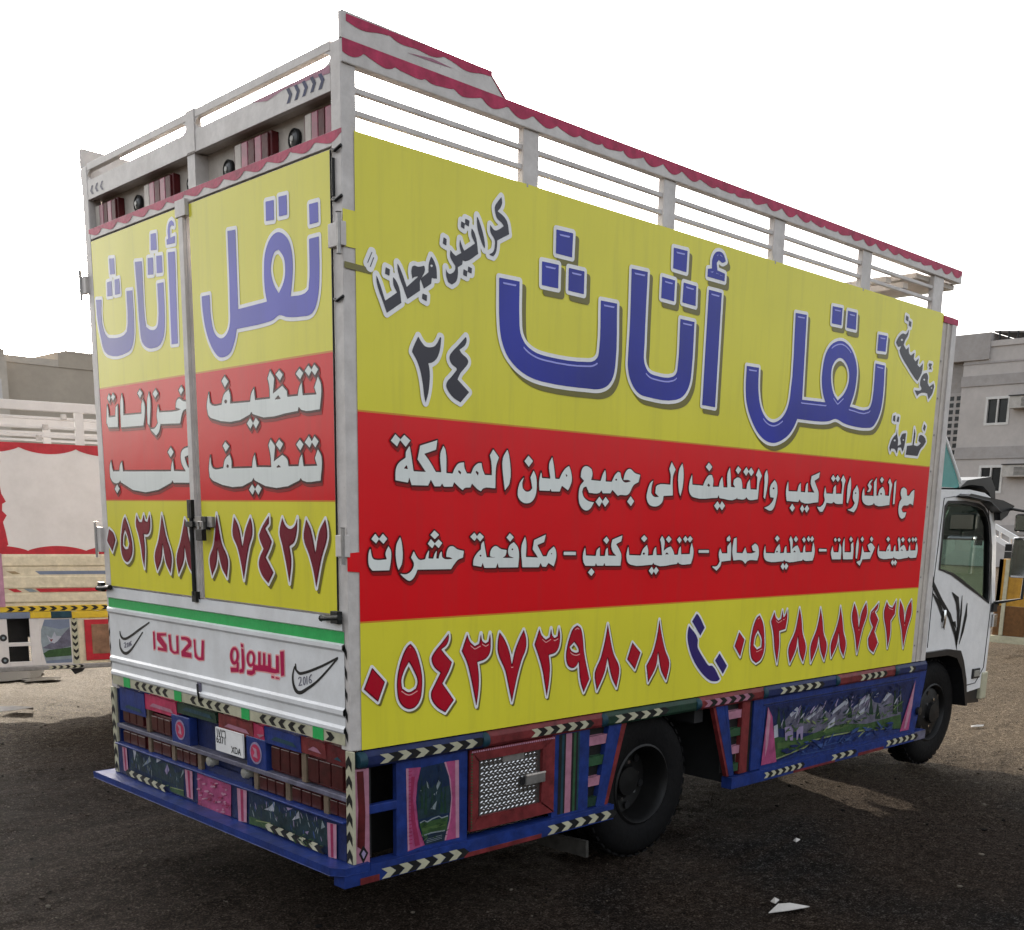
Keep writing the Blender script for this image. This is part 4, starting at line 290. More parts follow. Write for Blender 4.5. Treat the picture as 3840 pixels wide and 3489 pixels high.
# corner and flank posts
b = MB(); b.box((-0.001, 0.001, 0.868), (0.066, 0.066, 3.50), P_WHITE); T(b, 'corner_post', 0.004)
b = MB(); b.box((-0.001, W-0.066, 0.868), (0.066, W-0.001, 3.50), P_WHITE); T(b, 'corner_post', 0.004)
for y0, y1 in ((0.0, 0.045), (W-0.045, W)):
    for x0, x1 in ((0.928, 1.022), (1.868, 1.962), (2.812, 2.920), (3.756, 3.867), (4.680, 4.818)):
        b = MB(); b.box((x0, y0+0.004, 3.15), (x1, y1-0.004, 3.425), P_WHITE); b.box((x0+0.012, y0-0.003, 3.19), (x0+0.03, y0+0.006, 3.21), STEEL); T(b, 'slat_post', 0.004)
    for x0, x1 in ((0.066, 0.928), (1.022, 1.868), (1.962, 2.812), (2.920, 3.756), (3.867, 4.680)):
        for z in (3.262, 3.338):
            b = MB(); b.box((x0-0.01, y0+0.012, z), (x1+0.01, y1-0.012, z+0.021), P_WHITE); T(b, 'slat', 0.003)
    s = -1 if y0 == 0 else 1
    b = MB(); b.box((0.0, min(y0, y0+0.0)-0.008 if s < 0 else y0+0.01, 3.42), (5.045, y1-0.01 if s < 0 else y1+0.008, 3.498), P_WHITE)
    rail = T(b, 'top_rail', 0.004)
    b = MB(); g = [(0.0, 3.501), (0.0, 3.588), (0.718, 3.580), (0.812, 3.501)]
    fn = (lambda u, v, d: (u, -d, v)) if s < 0 else (lambda u, v, d: (u, W+d, v))
    b.prism(g, fn, -0.012, 0.006, P_WHITE); gb = T(b, 'gable_board', 0.002)
    b = MB(); b.flat(wavy(0.0, 5.04, 3.4985, 3.472, 0.022, 0.145, 420), fn, 0.0095, P_SCARLET); T(b, 'scallop_border', parent=rail)
    b = MB(); b.flat(wavy(0.02, 0.735, 3.581, 3.566, 0.016, 0.26, 80), fn, 0.0075, P_SCARLET); b.flat([(0.71, 3.580), (0.718, 3.580), (0.81, 3.502), (0.796, 3.502)], fn, 0.0078, P_SCARLET); b.flat([(0.30, 3.530), (0.42, 3.543), (0.53, 3.536), (0.44, 3.532)], fn, 0.0075, P_PINK); T(b, 'scallop_border', parent=gb)
# front end of the box
b = MB(); b.box((4.842, -0.001, 0.868), (5.03, 0.05, 3.192), P_BEIGE); b.box((4.90, -0.008, 0.868), (4.925, -0.001, 3.15), P_BEIGE); b.box((4.965, -0.012, 0.868), (5.03, -0.001, 3.15), P_WHITE)
b.box((4.842, -0.010, 3.152), (5.05, -0.0005, 3.192), P_SCARLET)
for i in range(9): b.box((4.858, -0.005, 0.98+i*0.24), (4.870, -0.0005, 0.992+i*0.24), STEEL)
T(b, 'front_corner_post')
b = MB(); b.box((4.842, W-0.05, 0.868), (5.03, W+0.001, 3.192), P_BEIGE); T(b, 'front_corner_post')
b = MB(); b.box((4.50, 0.04, 3.385), (5.04, W-0.04, 3.415), P_BEIGE); b.box((5.0, 0.03, 3.42), (5.045, W-0.03, 3.498), P_WHITE); T(b, 'roof_board')
for x in (4.12, 4.34): 
    b = MB(); b.box((x, 0.04, 3.30), (x+0.06, W-0.04, 3.335), P_BEIGE); T(b, 'roof_crossbar')
# tail: header with lamps
b = MB(); hd = 0.0
b.box((0.0, 0.067, 3.340), (0.022, 2.183, 3.428), P_WHITE); b.box((0.0, 0.067, 3.475), (0.03, 1.08, 3.508), P_WHITE); b.box((0.0, 1.158, 3.475), (0.03, 2.183, 3.508), P_WHITE); b.box((-0.003, 1.081, 3.344), (0.034, 1.157, 3.512), P_WHITE)
for y0, y1 in ((0.067, 1.081), (1.157, 2.183)):
    for c, sy in ((y0, 1), (y1, -1)):
        for zc, sz in ((3.428, 1), (3.475, -1)): b.prism([(c, zc), (c+sy*0.035, zc), (c+sy*0.012, zc+sz*0.008), (c, zc+sz*0.022)], rear, -0.018, -0.002, P_WHITE)
header = T(b, 'header_board', 0.002)
b = MB(); chevrons(b, rear, (0.36, 3.388), (0.09, 3.388), 0.052, 5, 0.0012, P_DBLUE, None, 0.45, 1); T(b, 'chevron_marks', parent=header); b = MB(); chevrons(b, rear, (2.0, 3.378), (2.17, 3.378), 0.04, 3, 0.0012, PC['gv'], None, 0.4, 1); T(b, 'chevron_marks', parent=header)
b = MB(); b.flat([(0.068, 3.427), (0.62, 3.427), (0.5, 3.405), (0.38, 3.418), (0.2, 3.409), (0.068, 3.40)], rear, 0.001, P_PINK); T(b, 'trim_stroke', parent=header)
b = MB(); b.box((0.07, 0.067, 3.15), (0.09, 2.183, 3.42), P_BEIGE); b.box((0.0225, 0.067, 3.346), (0.0695, 2.183, 3.36), P_BEIGE); b.box((0.005, 1.10, 3.207), (0.0695, 1.165, 3.3395), P_WHITE); T(b, 'lamp_recess')
b = MB(); b.box((0.0, 0.067, 3.155), (0.07, 2.183, 3.206), P_WHITE); sill = T(b, 'sill_board', 0.002)
b = MB(); b.flat(wavy(0.0, 2.2, 3.204, 3.190, 0.02, 0.17, 160), rear, 0.0015, P_SCARLET); T(b, 'scallop_border', parent=sill)
for y0, y1 in ((0.042, 0.299), (0.53, 0.823), (1.358, 1.654), (1.928, 2.19)):
    b = MB(); b.box((0.036, y0, 3.207), (0.0695, y1, 3.318), P_DRED)
    n = 5
    for i in range(n):
        w = (y1-y0-0.03)/n; ya = y0+0.015+i*w; b.box((0.028, ya+0.002, 3.216), (0.037, ya+w-0.002, 3.313), (LENSP if i % 2 else P_DRED) if i < n-1 else P_BEIGE)
    T(b, 'header_lamp', 0.003)
for y, z in ((0.405, 3.262), (0.916, 3.250), (1.237, 3.252), (1.766, 3.262)):
    b = MB(); b.lathe((0.07, y, z), (-1, 0, 0), [(0.0, 0), (0.030, 0), (0.030, 0.014), (0.018, 0.020), (0.0, 0.022)], 20, LENSK); b.lathe((0.07, y, z), (-1, 0, 0), [(0.040, 0), (0.040, 0.014), (0.033, 0.018), (0.029, 0.012)], 20, P_BLACK); b.lathe((0.047, y, z), (-1, 0, 0), [(0.0, 0.002), (0.010, 0.002), (0.012, 0.0)], 12, LENSW); T(b, 'round_lamp', smooth=True)
# tail doors
def door(y0, y1, key, label):
    b = MB(); b.box((0.004, y0, 1.420), (0.04, y1, 3.150), P_WHITE); d = T(b, 'rear_door', 0.003, label=label)
    b = MB()
    for a, c, m in ((1.424, 1.868, V_YEL), (1.868, 1.874, V_ORANGE), (1.874, 2.432, V_RED), (2.432, 2.439, V_ORANGE), (2.439, 3.146, V_YEL)): b.poly([rear(y0+0.004, a, -0.001), rear(y1-0.004, a, -0.001), rear(y1-0.004, c, -0.001), rear(y0+0.004, c, -0.001)], m)
    b.build('printed_sheet', d)
    lettering('headline_lettering', 'rhead_'+key, d, rear, 0.0005, [(0.015, (0, 0), V_WHT), (0, (0, 0), V_RHEAD)])
    lettering('service_lettering', 'rtext_'+key, d, rear, 0.0005, [(0.006, (-0.006, -0.014), V_SHRED), (0.008, (0, 0), V_DKRED), (0, (0, 0), V_TEXT)])
    lettering('phone_number_lettering', 'rphone_'+key, d, rear, 0.0005, [(0.010, (-0.014, -0.014), V_OLIVE), (0.0115, (0, 0), V_WHT), (0, (0, 0), V_MAROON), (-0.006, (0, 0), V_RCRIM)])
    return d
dr = door(0.068, 1.168, 'r', 'right rear door with its sheet reading furniture moving and cleaning'); dl = door(1.200, 2.243, 'l', 'left rear door edged with a white strip')
b = MB(); b.box((-0.012, 1.203, 1.42), (0.004, 1.243, 3.15), P_WHITE); b.box((-0.016, 1.17, 3.10), (0.004, 1.262, 3.17), P_WHITE); T(b, 'door_strip', 0.002, parent=dl)
b = MB(); b.tube([(-0.022, 1.222, 1.43), (-0.022, 1.222, 1.86)], 0.010, P_BLACK); b.box((-0.035, 1.19, 1.75), (-0.010, 1.262, 1.775), P_BLACK); b.box((-0.03, 1.205, 1.79), (-0.008, 1.245, 1.875), P_BLACK); b.box((-0.022, 1.03, 1.752), (-0.006, 1.19, 1.80), STEEL); b.box((-0.028, 1.075, 1.74), (-0.006, 1.12, 1.80), P_BLACK)
b.box((-0.05, 1.075, 1.69), (-0.026, 1.135, 1.742), P_BLACK); b.tube([(-0.038, 1.085, 1.74), (-0.038, 1.085, 1.775), (-0.038, 1.125, 1.775), (-0.038, 1.125, 1.74)], 0.006, STEEL)
b.box((-0.028, 1.20, 1.40), (-0.004, 1.24, 1.45), P_BLACK); T(b, 'door_latch', 0.002)
for y0, y1, z0, z1 in ((-0.012, 0.075, 2.80, 2.885), (-0.008, 0.06, 1.655, 1.74), (2.235, 2.30, 2.905, 2.99), (2.24, 2.302, 1.60, 1.73)):
    b = MB(); b.box((-0.018, y0, z0), (0.006, y1, z1), P_WHITE); b.tube([(-0.02, y0+0.012 if y0 < 1 else y1-0.012, z0-0.03), (-0.02, y0+0.012 if y0 < 1 else y1-0.012, z1+0.03)], 0.009, STEEL); T(b, 'door_hinge', 0.003)
b = MB()
for z in (3.14, 2.97, 2.88, 2.62, 1.72): b.tube([(-0.006, 0.058, z), (-0.012, 0.03, z-0.01), (-0.006, -0.004, z+0.004)], 0.006, P_BLACK)
b.tube([(-0.006, 0.066, 1.44), (-0.006, 0.066, 3.14)], 0.0035, P_BLACK); b.tube([(-0.006, 0.05, 2.98), (-0.006, 0.05, 3.11)], 0.006, P_BLACK); T(b, 'door_seal')
# tailgate: pressed steel drop side
b = MB(); prof = [(1.414, 0.012), (1.362, 0.012), (1.357, 0.003), (1.309, 0.003), (1.303, 0.016), (1.286, 0.016), (1.274, 0.004), (1.046, 0.004), (1.036, 0.015), (1.018, 0.015), (1.004, 0.003), (0.970, 0.003), (0.958, 0.013), (0.944, 0.013), (0.936, 0.006), (0.889, 0.006)]
for (za, da), (zc, dc) in zip(prof[:-1], prof[1:]):
    m = P_BGREEN if 1.305 < za < 1.36 and zc > 1.305 else (P_CREAM if za < 0.94 else P_GATE); b.poly([rear(0.03, za, da), rear(2.222, za, da), rear(2.222, zc, dc), rear(0.03, zc, dc)], m)
b.box((0.0, 0.03, 0.889), (0.03, 2.222, 1.414), P_GATE); b.box((0.0, 0.012, 0.889), (0.03, 0.03, 1.414), P_GATE); b.box((0.0, 2.222, 0.889), (0.03, 2.24, 1.414), P_GATE); gate = T(b, 'tailgate')
lettering('maker_name_lettering', 'maker', gate, rear, 0.0052, [(0.006, (0, 0), V_PINK), (0, (0, 0), V_MAGN)])
b = lettering('swoosh_emblem', 'swoosh', gate, rear, 0.0052, [(0.0028, (0, 0), P_BLACK)], h=0.002); lettering('emblem_words', 'swoosh_words', gate, rear, 0.0052, [(0.001, (0, 0), PC['gv'])], h=0.0018)
for a, c in ((1.925, 1.532), (1.316, 0.914), (0.668, 0.276)): b = MB(); chevrons(b, rear, (a, 0.914), (c, 0.914), 0.040, 5, 0.0072, P_BLACK, None, 0.5, -1); T(b, 'chevron_marks', parent=gate)
b = MB(); chevrons(b, rear, (0.17, 0.912), (0.095, 0.912), 0.038, 1, 0.0072, P_BLACK, None, 0.6, 1); T(b, 'chevron_marks', parent=gate)
for a, c in ((2.081, 2.007), (1.504, 1.431), (0.850, 0.781), (0.263, 0.185)): b = MB(); b.box((-0.009, c, 0.888), (-0.0062, a, 0.948), P_BGREEN); T(b, 'green_hinge_mark', parent=gate)
for y0, y1 in ((0.02, 0.15), (2.13, 2.29)):
    b = MB(); b.tube([(-0.03, y0, 1.418), (-0.03, y1, 1.405)], 0.012, P_BLACK); b.box((-0.035, y0+0.01 if y0 < 1 else y1-0.06, 1.39), (-0.01, y0+0.06 if y0 < 1 else y1-0.01, 1.44), P_BLACK); T(b, 'tailgate_bolt', 0.002)
b = MB(); b.box((-0.009, 1.225, 0.955), (-0.0045, 1.26, 1.01), PC['gv']); b.tube([(-0.012, 1.24, 0.92), (-0.02, 1.235, 0.965), (-0.014, 1.25, 1.0)], 0.005, P_BLACK); T(b, 'tailgate_catch', parent=gate)
# lower tail corner posts with arrow marks
for y0, y1 in ((-0.014, 0.034), (2.216, 2.264)):
    b = MB(); b.box((-0.004, y0, 0.385), (0.0115, y1, 0.868), P_CREAM); p = T(b, 'lower_corner_post', 0.003)
    b = MB(); ym = (y0+y1)/2; chevrons(b, rear, (ym, 0.385), (ym, 0.866), 0.040, 6, 0.0052, P_BLACK, None, 0.5, 1); T(b, 'chevron_marks', parent=p)
b = MB(); chevrons(b, rear, (0.032, 0.90), (0.032, 1.33), 0.036, 5, 0.0025, P_BLACK, None, 0.45, 1); T(b, 'chevron_marks'); b = MB(); chevrons(b, rear, (2.226, 0.90), (2.226, 1.30), 0.030, 5, 0.0025, P_BLACK, None, 0.45, 1); T(b, 'chevron_marks')
# recessed lamp bay
b = MB(); b.box((0.10, 0.03, 0.39), (0.12, 2.22, 0.868), DARK); T(b, 'lamp_bay')
for (y0, y1, z0, z1, m) in ((1.87, 2.165, 0.752, 0.872, P_BLUE), (1.515, 1.862, 0.80, 0.872, P_SCARLET), (1.115, 1.505, 0.828, 0.874, P_DGREEN), (0.775, 1.085, 0.805, 0.874, P_RED), (0.68, 0.765, 0.80, 0.872, P_SCARLET), (0.38, 0.672, 0.806, 0.872, P_BLUE), (0.19, 0.372, 0.81, 0.872, P_RED), (0.04, 0.18, 0.80, 0.872, P_DRED)):
    b = MB(); b.prism([(y0, z0), (y1, z0), (y1, z1), (y0, z1)], rear, -0.09, -0.006, m); q = T(b, 'painted_block', 0.006)
    b = MB(); b.flat([(y0+0.03, z0+0.012), (y1-0.05, z0+0.016), (y1-0.09, z0+0.035), (y0+0.06, z0+0.03)], rear, 0.0005-0.006+0.002, P_PINK if m in (P_RED, P_SCARLET) else P_TEAL); T(b, 'brush_mark', parent=q)
for ya, yb, z0, z1 in ((1.91, 2.18, 0.675, 0.79), (1.60, 1.84, 0.675, 0.775), (0.40, 0.655, 0.672, 0.80), (0.07, 0.36, 0.672, 0.80), (1.90, 2.19, 0.555, 0.642), (1.61, 1.83, 0.555, 0.642), (1.34, 1.57, 0.555, 0.642), (0.53, 0.765, 0.555, 0.642), (0.235, 0.49, 0.555, 0.642), (0.05, 0.195, 0.555, 0.642)):
    b = MB(); b.box((0.03, ya, z0), (0.10, yb, z1), P_DRED); n = max(2, int((yb-ya)/0.075))
    for i in range(n): w = (yb-ya-0.02)/n; b.box((0.016, ya+0.01+i*w+0.004, z0+0.012), (0.031, ya+0.01+(i+1)*w-0.004, z1-0.012), LENS)
    T(b, 'tail_lamp', 0.003)
for y0, z0, z1 in ((1.86, 0.67, 0.80), (1.85, 0.556, 0.644), (1.585, 0.556, 0.644), (1.31, 0.556, 0.644), (0.775, 0.556, 0.644), (0.505, 0.556, 0.644), (0.205, 0.556, 0.644), (0.37, 0.67, 0.80)):
    b = MB(); b.box((0.012, y0-0.018, z0), (0.05, y0+0.018, z1), paint('dusty tan divider', (0.15, 0.11, 0.075), 0.3, 0.4)); T(b, 'lamp_divider', 0.002)
b = MB(); b.box((0.0, 0.035, 0.645), (0.10, 2.215, 0.668), PC['gv']); T(b, 'lamp_shelf', 0.003)
for y0, y1 in ((1.385, 1.575), (0.668, 0.838)):
    b = MB(); b.box((0.004, y0, 0.656), (0.05, y1, 0.81), P_BLUE); q = T(b, 'blue_bracket', 0.004); ym = (y0+y1)/2
    b = MB(); b.lathe((0.003, ym, 0.738), (-1, 0, 0), [(0.0, 0), (0.052, 0.0), (0.052, 0.001), (0.0, 0.001)], 20, PC['lv']); b.lathe((0.003, ym, 0.738), (-1, 0, 0), [(0.0, 0.0022), (0.042, 0.0022)], 20, P_SCARLET); b.flat([(ym-0.02, 0.715), (ym+0.02, 0.72), (ym+0.005, 0.74), (ym+0.024, 0.765), (ym-0.012, 0.758)], rear, 0.0004, PC['lp']); T(b, 'round_emblem', parent=q)
b = MB(); b.box((0.05, 0.84, 0.56), (0.09, 1.383, 0.81), P_DBLUE); b.box((0.03, 0.84, 0.56), (0.05, 1.383, 0.60), P_DBLUE); T(b, 'plate_board')
for y in (1.215, 0.882):
    b = MB(); b.lathe((0.05, y, 0.618), (-1, 0, 0), [(0.0, 0), (0.03, 0), (0.03, 0.03), (0.022, 0.042), (0.0, 0.045)], 16, LENSW); T(b, 'plate_lamp', smooth=True)
b = MB(); b.prism([(0.857, 0.697), (1.110, 0.697), (1.110, 0.808), (0.857, 0.808)], rear, -0.004, 0.002, P_CLEAN); plate = T(b, 'number_plate', 0.002)
def glyphs(txt, size, loc, rot, m, name, parent, sx=1.0, track=1.0):
    c = bpy.data.curves.new('t', 'FONT'); c.body = txt; c.size = size; c.offset = size*0.012; c.space_character = track; o = bpy.data.objects.new('t', c); me = bpy.data.meshes.new_from_object(o); bpy.data.objects.remove(o)
    M = Matrix.Translation(loc) @ rot @ Matrix.Diagonal((sx, 1, 1, 1)); me.transform(M); me.materials.clear(); me.materials.append(m); me.name = name
    ob = bpy.data.objects.new(name, me); COL.objects.link(ob); ob.parent = parent; return ob
RR = Matrix(((0, 0, 1, 0), (-1, 0, 0, 0), (0, 1, 0, 0), (0, 0, 0, 1)))      # text plane facing the tail
glyphs('6371', 0.052, Vector((-0.0032, 1.104, 0.735)), RR, P_BLACK, 'plate_digits', plate, 0.9); glyphs('XDA', 0.046, Vector((-0.0032, 0.965, 0.706)), RR, P_BLACK, 'plate_letters', plate, 0.9)
glyphs('\u0661\u0667\u0663\u0666', 0.052, Vector((-0.0032, 1.100, 0.768)), RR, P_BLACK, 'plate_digits', plate, 0.9)
# lower tail board with painted scenes, ledge and lip
b = MB(); b.box((-0.004, 0.036, 0.386), (0.10, 2.214, 0.553), P_DBLUE); b.box((-0.02, 0.036, 0.553), (0.10, 2.214, 0.562), P_BLUE); lb = T(b, 'lower_tail_board', 0.003)
picture('painted_scene', 'rear_low', lb, rear, 0.0052, PC, [(1.47, 2.05, 0.455, 0.54, 60, ('lb', 'db', 'gw', 'nb', 'lk'), 0.016, 1.4), (1.47, 2.05, 0.40, 0.45, 30, ('gr', 'dg', 'lg'), 0.015, 0.2), (0.19, 0.80, 0.455, 0.54, 64, ('lb', 'db', 'gw', 'nb', 'lv'), 0.016, 1.4), (0.19, 0.80, 0.40, 0.45, 34, ('gr', 'dg', 'lg'), 0.015, 0.2)])
b = MB(); chevrons(b, rear, (2.06, 0.417), (1.615, 0.407), 0.036, 5, 0.024, P_BLACK, P_CREAM, 0.5, -1); T(b, 'chevron_marks', parent=lb); b = MB(); chevrons(b, rear, (0.62, 0.420), (0.17, 0.410), 0.036, 5, 0.024, P_CREAM, P_BLACK, 0.5, -1)
T(b, 'chevron_marks', parent=lb)
b = MB(); b.prism([(-0.06, -0.03), (0.07, -0.03), (0.07, 2.33), (-0.10, 2.33), (-0.10, 0.02)], lambda u, v, d: (u, v, d), 0.352, 0.384, P_BLUE); T(b, 'tail_lip', 0.003)
# ---------------------------------------------------------------- flank: painted beam, skirts, lockers
for u0, u1, m, cm, c0, c1 in ((0.05, 0.735, P_DBLUE, P_CREAM, 0.13, 0.70), (0.735, 1.545, P_RED, P_CREAM, 1.02, 1.44), (1.545, 2.33, P_DGREEN, P_CREAM, 1.62, 2.03), (2.33, 2.985, P_RED, P_PINK, 2.38, 2.84), (2.985, 3.81, P_DBLUE, P_CREAM, 3.14, 3.62), (3.81, 4.60, P_RED, P_CREAM, 4.10, 4.44), (4.60, 5.06, P_DBLUE, P_CREAM, 4.78, 4.86)):
    b = MB(); b.prism([(0.03, 0.790), (-0.012, 0.792), (-0.022, 0.806), (-0.022, 0.842), (-0.010, 0.862), (0.03, 0.864)], lambda a, c, d: (d, a, c), u0+0.012, u1-0.012, m); q = T(b, 'painted_beam', 0.002)
    b = MB(); chevrons(b, side, (c0, 0.824), (c1, 0.824), 0.040, max(1, int(round((c1-c0)/0.092))), 0.0232, cm, P_BLACK, 0.5, 1); T(b, 'chevron_marks', parent=q)
    b = MB(); b.lathe((u0-0.022, 0.0, 0.826), (1, 0, 0), [(0.0, 0), (0.03, 0), (0.036, 0.008), (0.036, 0.034), (0.0, 0.034)], 14, P_TEAL); T(b, 'beam_cap', smooth=True)
b = MB(); b.box((0.088, 0.30, 0.30), (1.60, 0.32, 0.79), DARK); T(b, 'locker_back')
b = MB(); b.box((0.012, -0.004, 0.376), (0.088, 0.03, 0.79), P_PINK); q = T(b, 'lower_side_post', 0.003)
b = MB(); b.flat([(0.022, 0.46), (0.060, 0.43), (0.066, 0.60), (0.058, 0.78), (0.024, 0.782), (0.030, 0.62)], side, 0.0052, P_DRED); b.flat([(0.030, 0.425), (0.052, 0.460), (0.078, 0.422), (0.052, 0.380)], side, 0.0056, P_BLACK); b.flat([(0.042, 0.424), (0.053, 0.440), (0.066, 0.422), (0.053, 0.400)], side, 0.0062, PC['lv']); T(b, 'diamond_mark', parent=q)
b = MB(); b.box((0.088, 0.0, 0.586), (0.236, 0.03, 0.624), P_BLUE); T(b, 'shelf_bar', 0.003)
b = MB(); b.box((0.234, 0.0, 0.372), (0.640, 0.028, 0.790), P_BLUE); q = T(b, 'picture_board', 0.003); picture('painted_scene', 'scene_near', q, side, 0.0012, PC, [(0.35, 0.52, 0.56, 0.74, 40, ('db', 'mt', 'dg', 'nb', 'lk'), 0.016, 1.5), (0.36, 0.51, 0.42, 0.50, 24, ('gr', 'dg', 'lg'), 0.014, 0.1)])
# tool locker with tread plate door
b = MB(); o0, o1, p0, p1 = 0.648, 1.192, 0.410, 0.786; i0, i1, j0, j1 = 0.694, 1.110, 0.468, 0.738
for r in (((o0, p0), (o1, p0), (i1, j0), (i0, j0)), ((o1, p0), (o1, p1), (i1, j1), (i1, j0)), ((o1, p1), (o0, p1), (i0, j1), (i1, j1)), ((o0, p1), (o0, p0), (i0, j0), (i0, j1))): b.prism(list(r), side, -0.02, 0.012, P_RED)
b.box((o0, 0.0, p0), (o0+0.018, 0.02, p1), P_DRED); locker = T(b, 'tool_locker', 0.003)
b = MB(); b.box((i0-0.01, 0.012, j0-0.01), (i1+0.01, 0.02, j1+0.01), PLASTIC); b.box((0.715, 0.004, j0), (i1, 0.012, j1), mat('dark tread plate', (0.10, 0.095, 0.09), 0.4, 0.3, 20, metal=0.6, dirt=0.4))
for k in range(14):
    for l in range(10):
        for du, dv, sg in ((0, 0, 1), (0.0142, 0.0135, -1)):
            u, v = 0.732+k*0.0284+du, j0+0.010+l*0.027+dv
            if u < i1-0.012 and v < j1-0.008 and not (0.86 < u < 1.0 and v > 0.70):
                P_ = [(u-0.010, v-0.0045*sg), (u-0.002, v+0.004*sg), (u+0.010, v+0.0045*sg), (u+0.002, v-0.004*sg)]; C_ = (u, 0.0003, v); b.add([(p_, 0.0038, w_) for p_, w_ in P_]+[C_], [(0, 1, 4), (1, 2, 4), (2, 3, 4), (3, 0, 4)], CHROME)
b.box((0.86, 0.002, 0.702), (0.998, 0.004, 0.732), STEEL)
T(b, 'tread_plate_door', parent=locker)
b = MB(); b.box((1.000, -0.018, 0.572), (1.128, 0.006, 0.622), STEEL); b.box((1.000, -0.022, 0.616), (1.128, -0.012, 0.626), P_BEIGE); b.box((0.975, -0.008, 0.575), (1.0, 0.006, 0.615), PLASTIC); T(b, 'locker_latch', 0.003, parent=locker)
b = MB()
for i in range(40): b.box((o0+0.006+i*0.0135, -0.0145, p1-0.010), (o0+0.014+i*0.0135, -0.0122, p1-0.002), PC['lp'])
for i in range(26): b.box((o0+0.002, -0.0143, p0+0.012+i*0.0138), (o0+0.010, -0.0122, p0+0.019+i*0.0138), P_GREEN)
T(b, 'bead_trim', parent=locker)
# striped board, ladder vents, slanted wheel-arch boards
b = MB(); b.box((1.194, 0.0, 0.372), (1.458, 0.028, 0.790), P_BLUE); q = T(b, 'striped_board', 0.003)
b = MB()
for a, c, m in ((1.234, 1.256, P_BLACK), (1.256, 1.272, P_TEAL), (1.272, 1.284, P_BLACK), (1.284, 1.326, P_PINK), (1.326, 1.341, P_BLACK), (1.341, 1.358, P_GREEN), (1.358, 1.372, P_BLACK), (1.372, 1.384, P_TEAL)): b.poly([side(a, 0.382, 0.0012), side(c, 0.382, 0.0012), side(c, 0.786, 0.0012), side(a, 0.786, 0.0012)], m)
T(b, 'stripe_marks', parent=q)
def ladder(tl, tr, br, bl, cols):
    b = MB(); b.box((min(tl[0], bl[0]), 0.03, tl[1]-0.42), (max(tr[0], br[0]), 0.04, tl[1]), P_BLACK)
    n = len(cols)
    for i, m in enumerate(cols):
        t0, t1 = (i+0.5)/n, (i+1.0)/n-0.02; L = lambda t: (tl[0]+(bl[0]-tl[0])*t, tl[1]+(bl[1]-tl[1])*t); R_ = lambda t: (tr[0]+(br[0]-tr[0])*t, tr[1]+(br[1]-tr[1])*t)
        b.prism([L(t1), R_(t1), R_(t0), L(t0)], side, -0.028, -0.004, m)
    return T(b, 'ladder_vent', 0.002)
ladder((1.458, 0.80), (1.605, 0.80), (1.522, 0.375), (1.458, 0.375), [P_PINK, P_GREEN, P_PINK, P_DGREEN])
b = MB(); b.prism([(1.603, 0.790), (1.700, 0.790), (1.585, 0.375), (1.520, 0.375)], side, -0.03, 0.0, P_BLUE); b.prism([(1.701, 0.790), (1.742, 0.788), (1.612, 0.375), (1.586, 0.375)], side, -0.03, -0.002, P_RED); T(b, 'slanted_board', 0.002)
b = MB(); b.box((-0.06, -0.026, 0.296), (1.632, 0.05, 0.374), P_BLUE); b.box((0.60, -0.0275, 0.296), (1.1, -0.0262, 0.318), P_RED); b.box((0.02, -0.0275, 0.296), (0.12, -0.0262, 0.325), P_RED); q = T(b, 'bottom_rail', 0.003)
b = MB(); chevrons(b, side, (0.13, 0.324), (0.60, 0.322), 0.046, 5, 0.0285, P_CREAM, P_BLACK, 0.5, 1); T(b, 'chevron_marks', parent=q); b = MB(); chevrons(b, side, (1.14, 0.324), (1.63, 0.328), 0.046, 5, 0.0285, P_CREAM, P_BLACK, 0.5, 1); T(b, 'chevron_marks', parent=q)
# forward skirt
b = MB(); b.prism([(2.52, 0.790), (2.600, 0.790), (2.735, 0.36), (2.688, 0.36)], side, -0.03, 0.0, P_BLUE); b.prism([(2.497, 0.790), (2.519, 0.790), (2.687, 0.36), (2.668, 0.36)], side, -0.03, -0.002, P_RED); T(b, 'slanted_board', 0.002)
ladder((2.632, 0.80), (2.782, 0.80), (2.776, 0.375), (2.730, 0.375), [P_PINK, P_GREEN, P_PINK, P_GREEN])
b = MB(); b.prism([(2.601, 0.79), (2.632, 0.79), (2.730, 0.375), (2.733, 0.36)], side, -0.03, 0.001, P_BLUE); b.box((2.782, -0.001, 0.36), (2.86, 0.028, 0.79), P_RED); b.box((2.86, 0.010, 0.36), (2.90, 0.028, 0.79), P_BLACK); b.box((2.90, -0.001, 0.36), (3.0, 0.028, 0.79), P_BLUE); T(b, 'striped_board', 0.003)
b = MB(); b.prism([(3.0, 0.352), (4.99, 0.352), (5.02, 0.46), (5.095, 0.79), (3.0, 0.79)], side, -0.028, 0.0, P_BLUE); b.box((3.0, -0.004, 0.745), (4.95, 0.0, 0.755), P_DBLUE); q = T(b, 'picture_board', 0.003); picture('painted_scene', 'scene_far', q, side, 0.0012, PC, [(3.15, 4.75, 0.60, 0.70, 90, ('gv', 'lv', 'wh', 'mt', 'nb'), 0.032, 0.8), (3.2, 4.75, 0.52, 0.60, 70, ('gr', 'lg', 'dg', 'yg'), 0.032, 0.1), (3.25, 4.6, 0.40, 0.47, 60, ('ri', 'lb', 'nb'), 0.05, 0.06), (3.15, 4.8, 0.68, 0.725, 40, ('nb', 'db', 'ri'), 0.04, 0.0)])
b = MB(); b.lathe((5.0, -0.005, 0.50), (0, -1, 0), [(0.0, 0), (0.03, 0), (0.03, 0.02), (0.0, 0.022)], 14, PLASTIC); T(b, 'side_reflector')
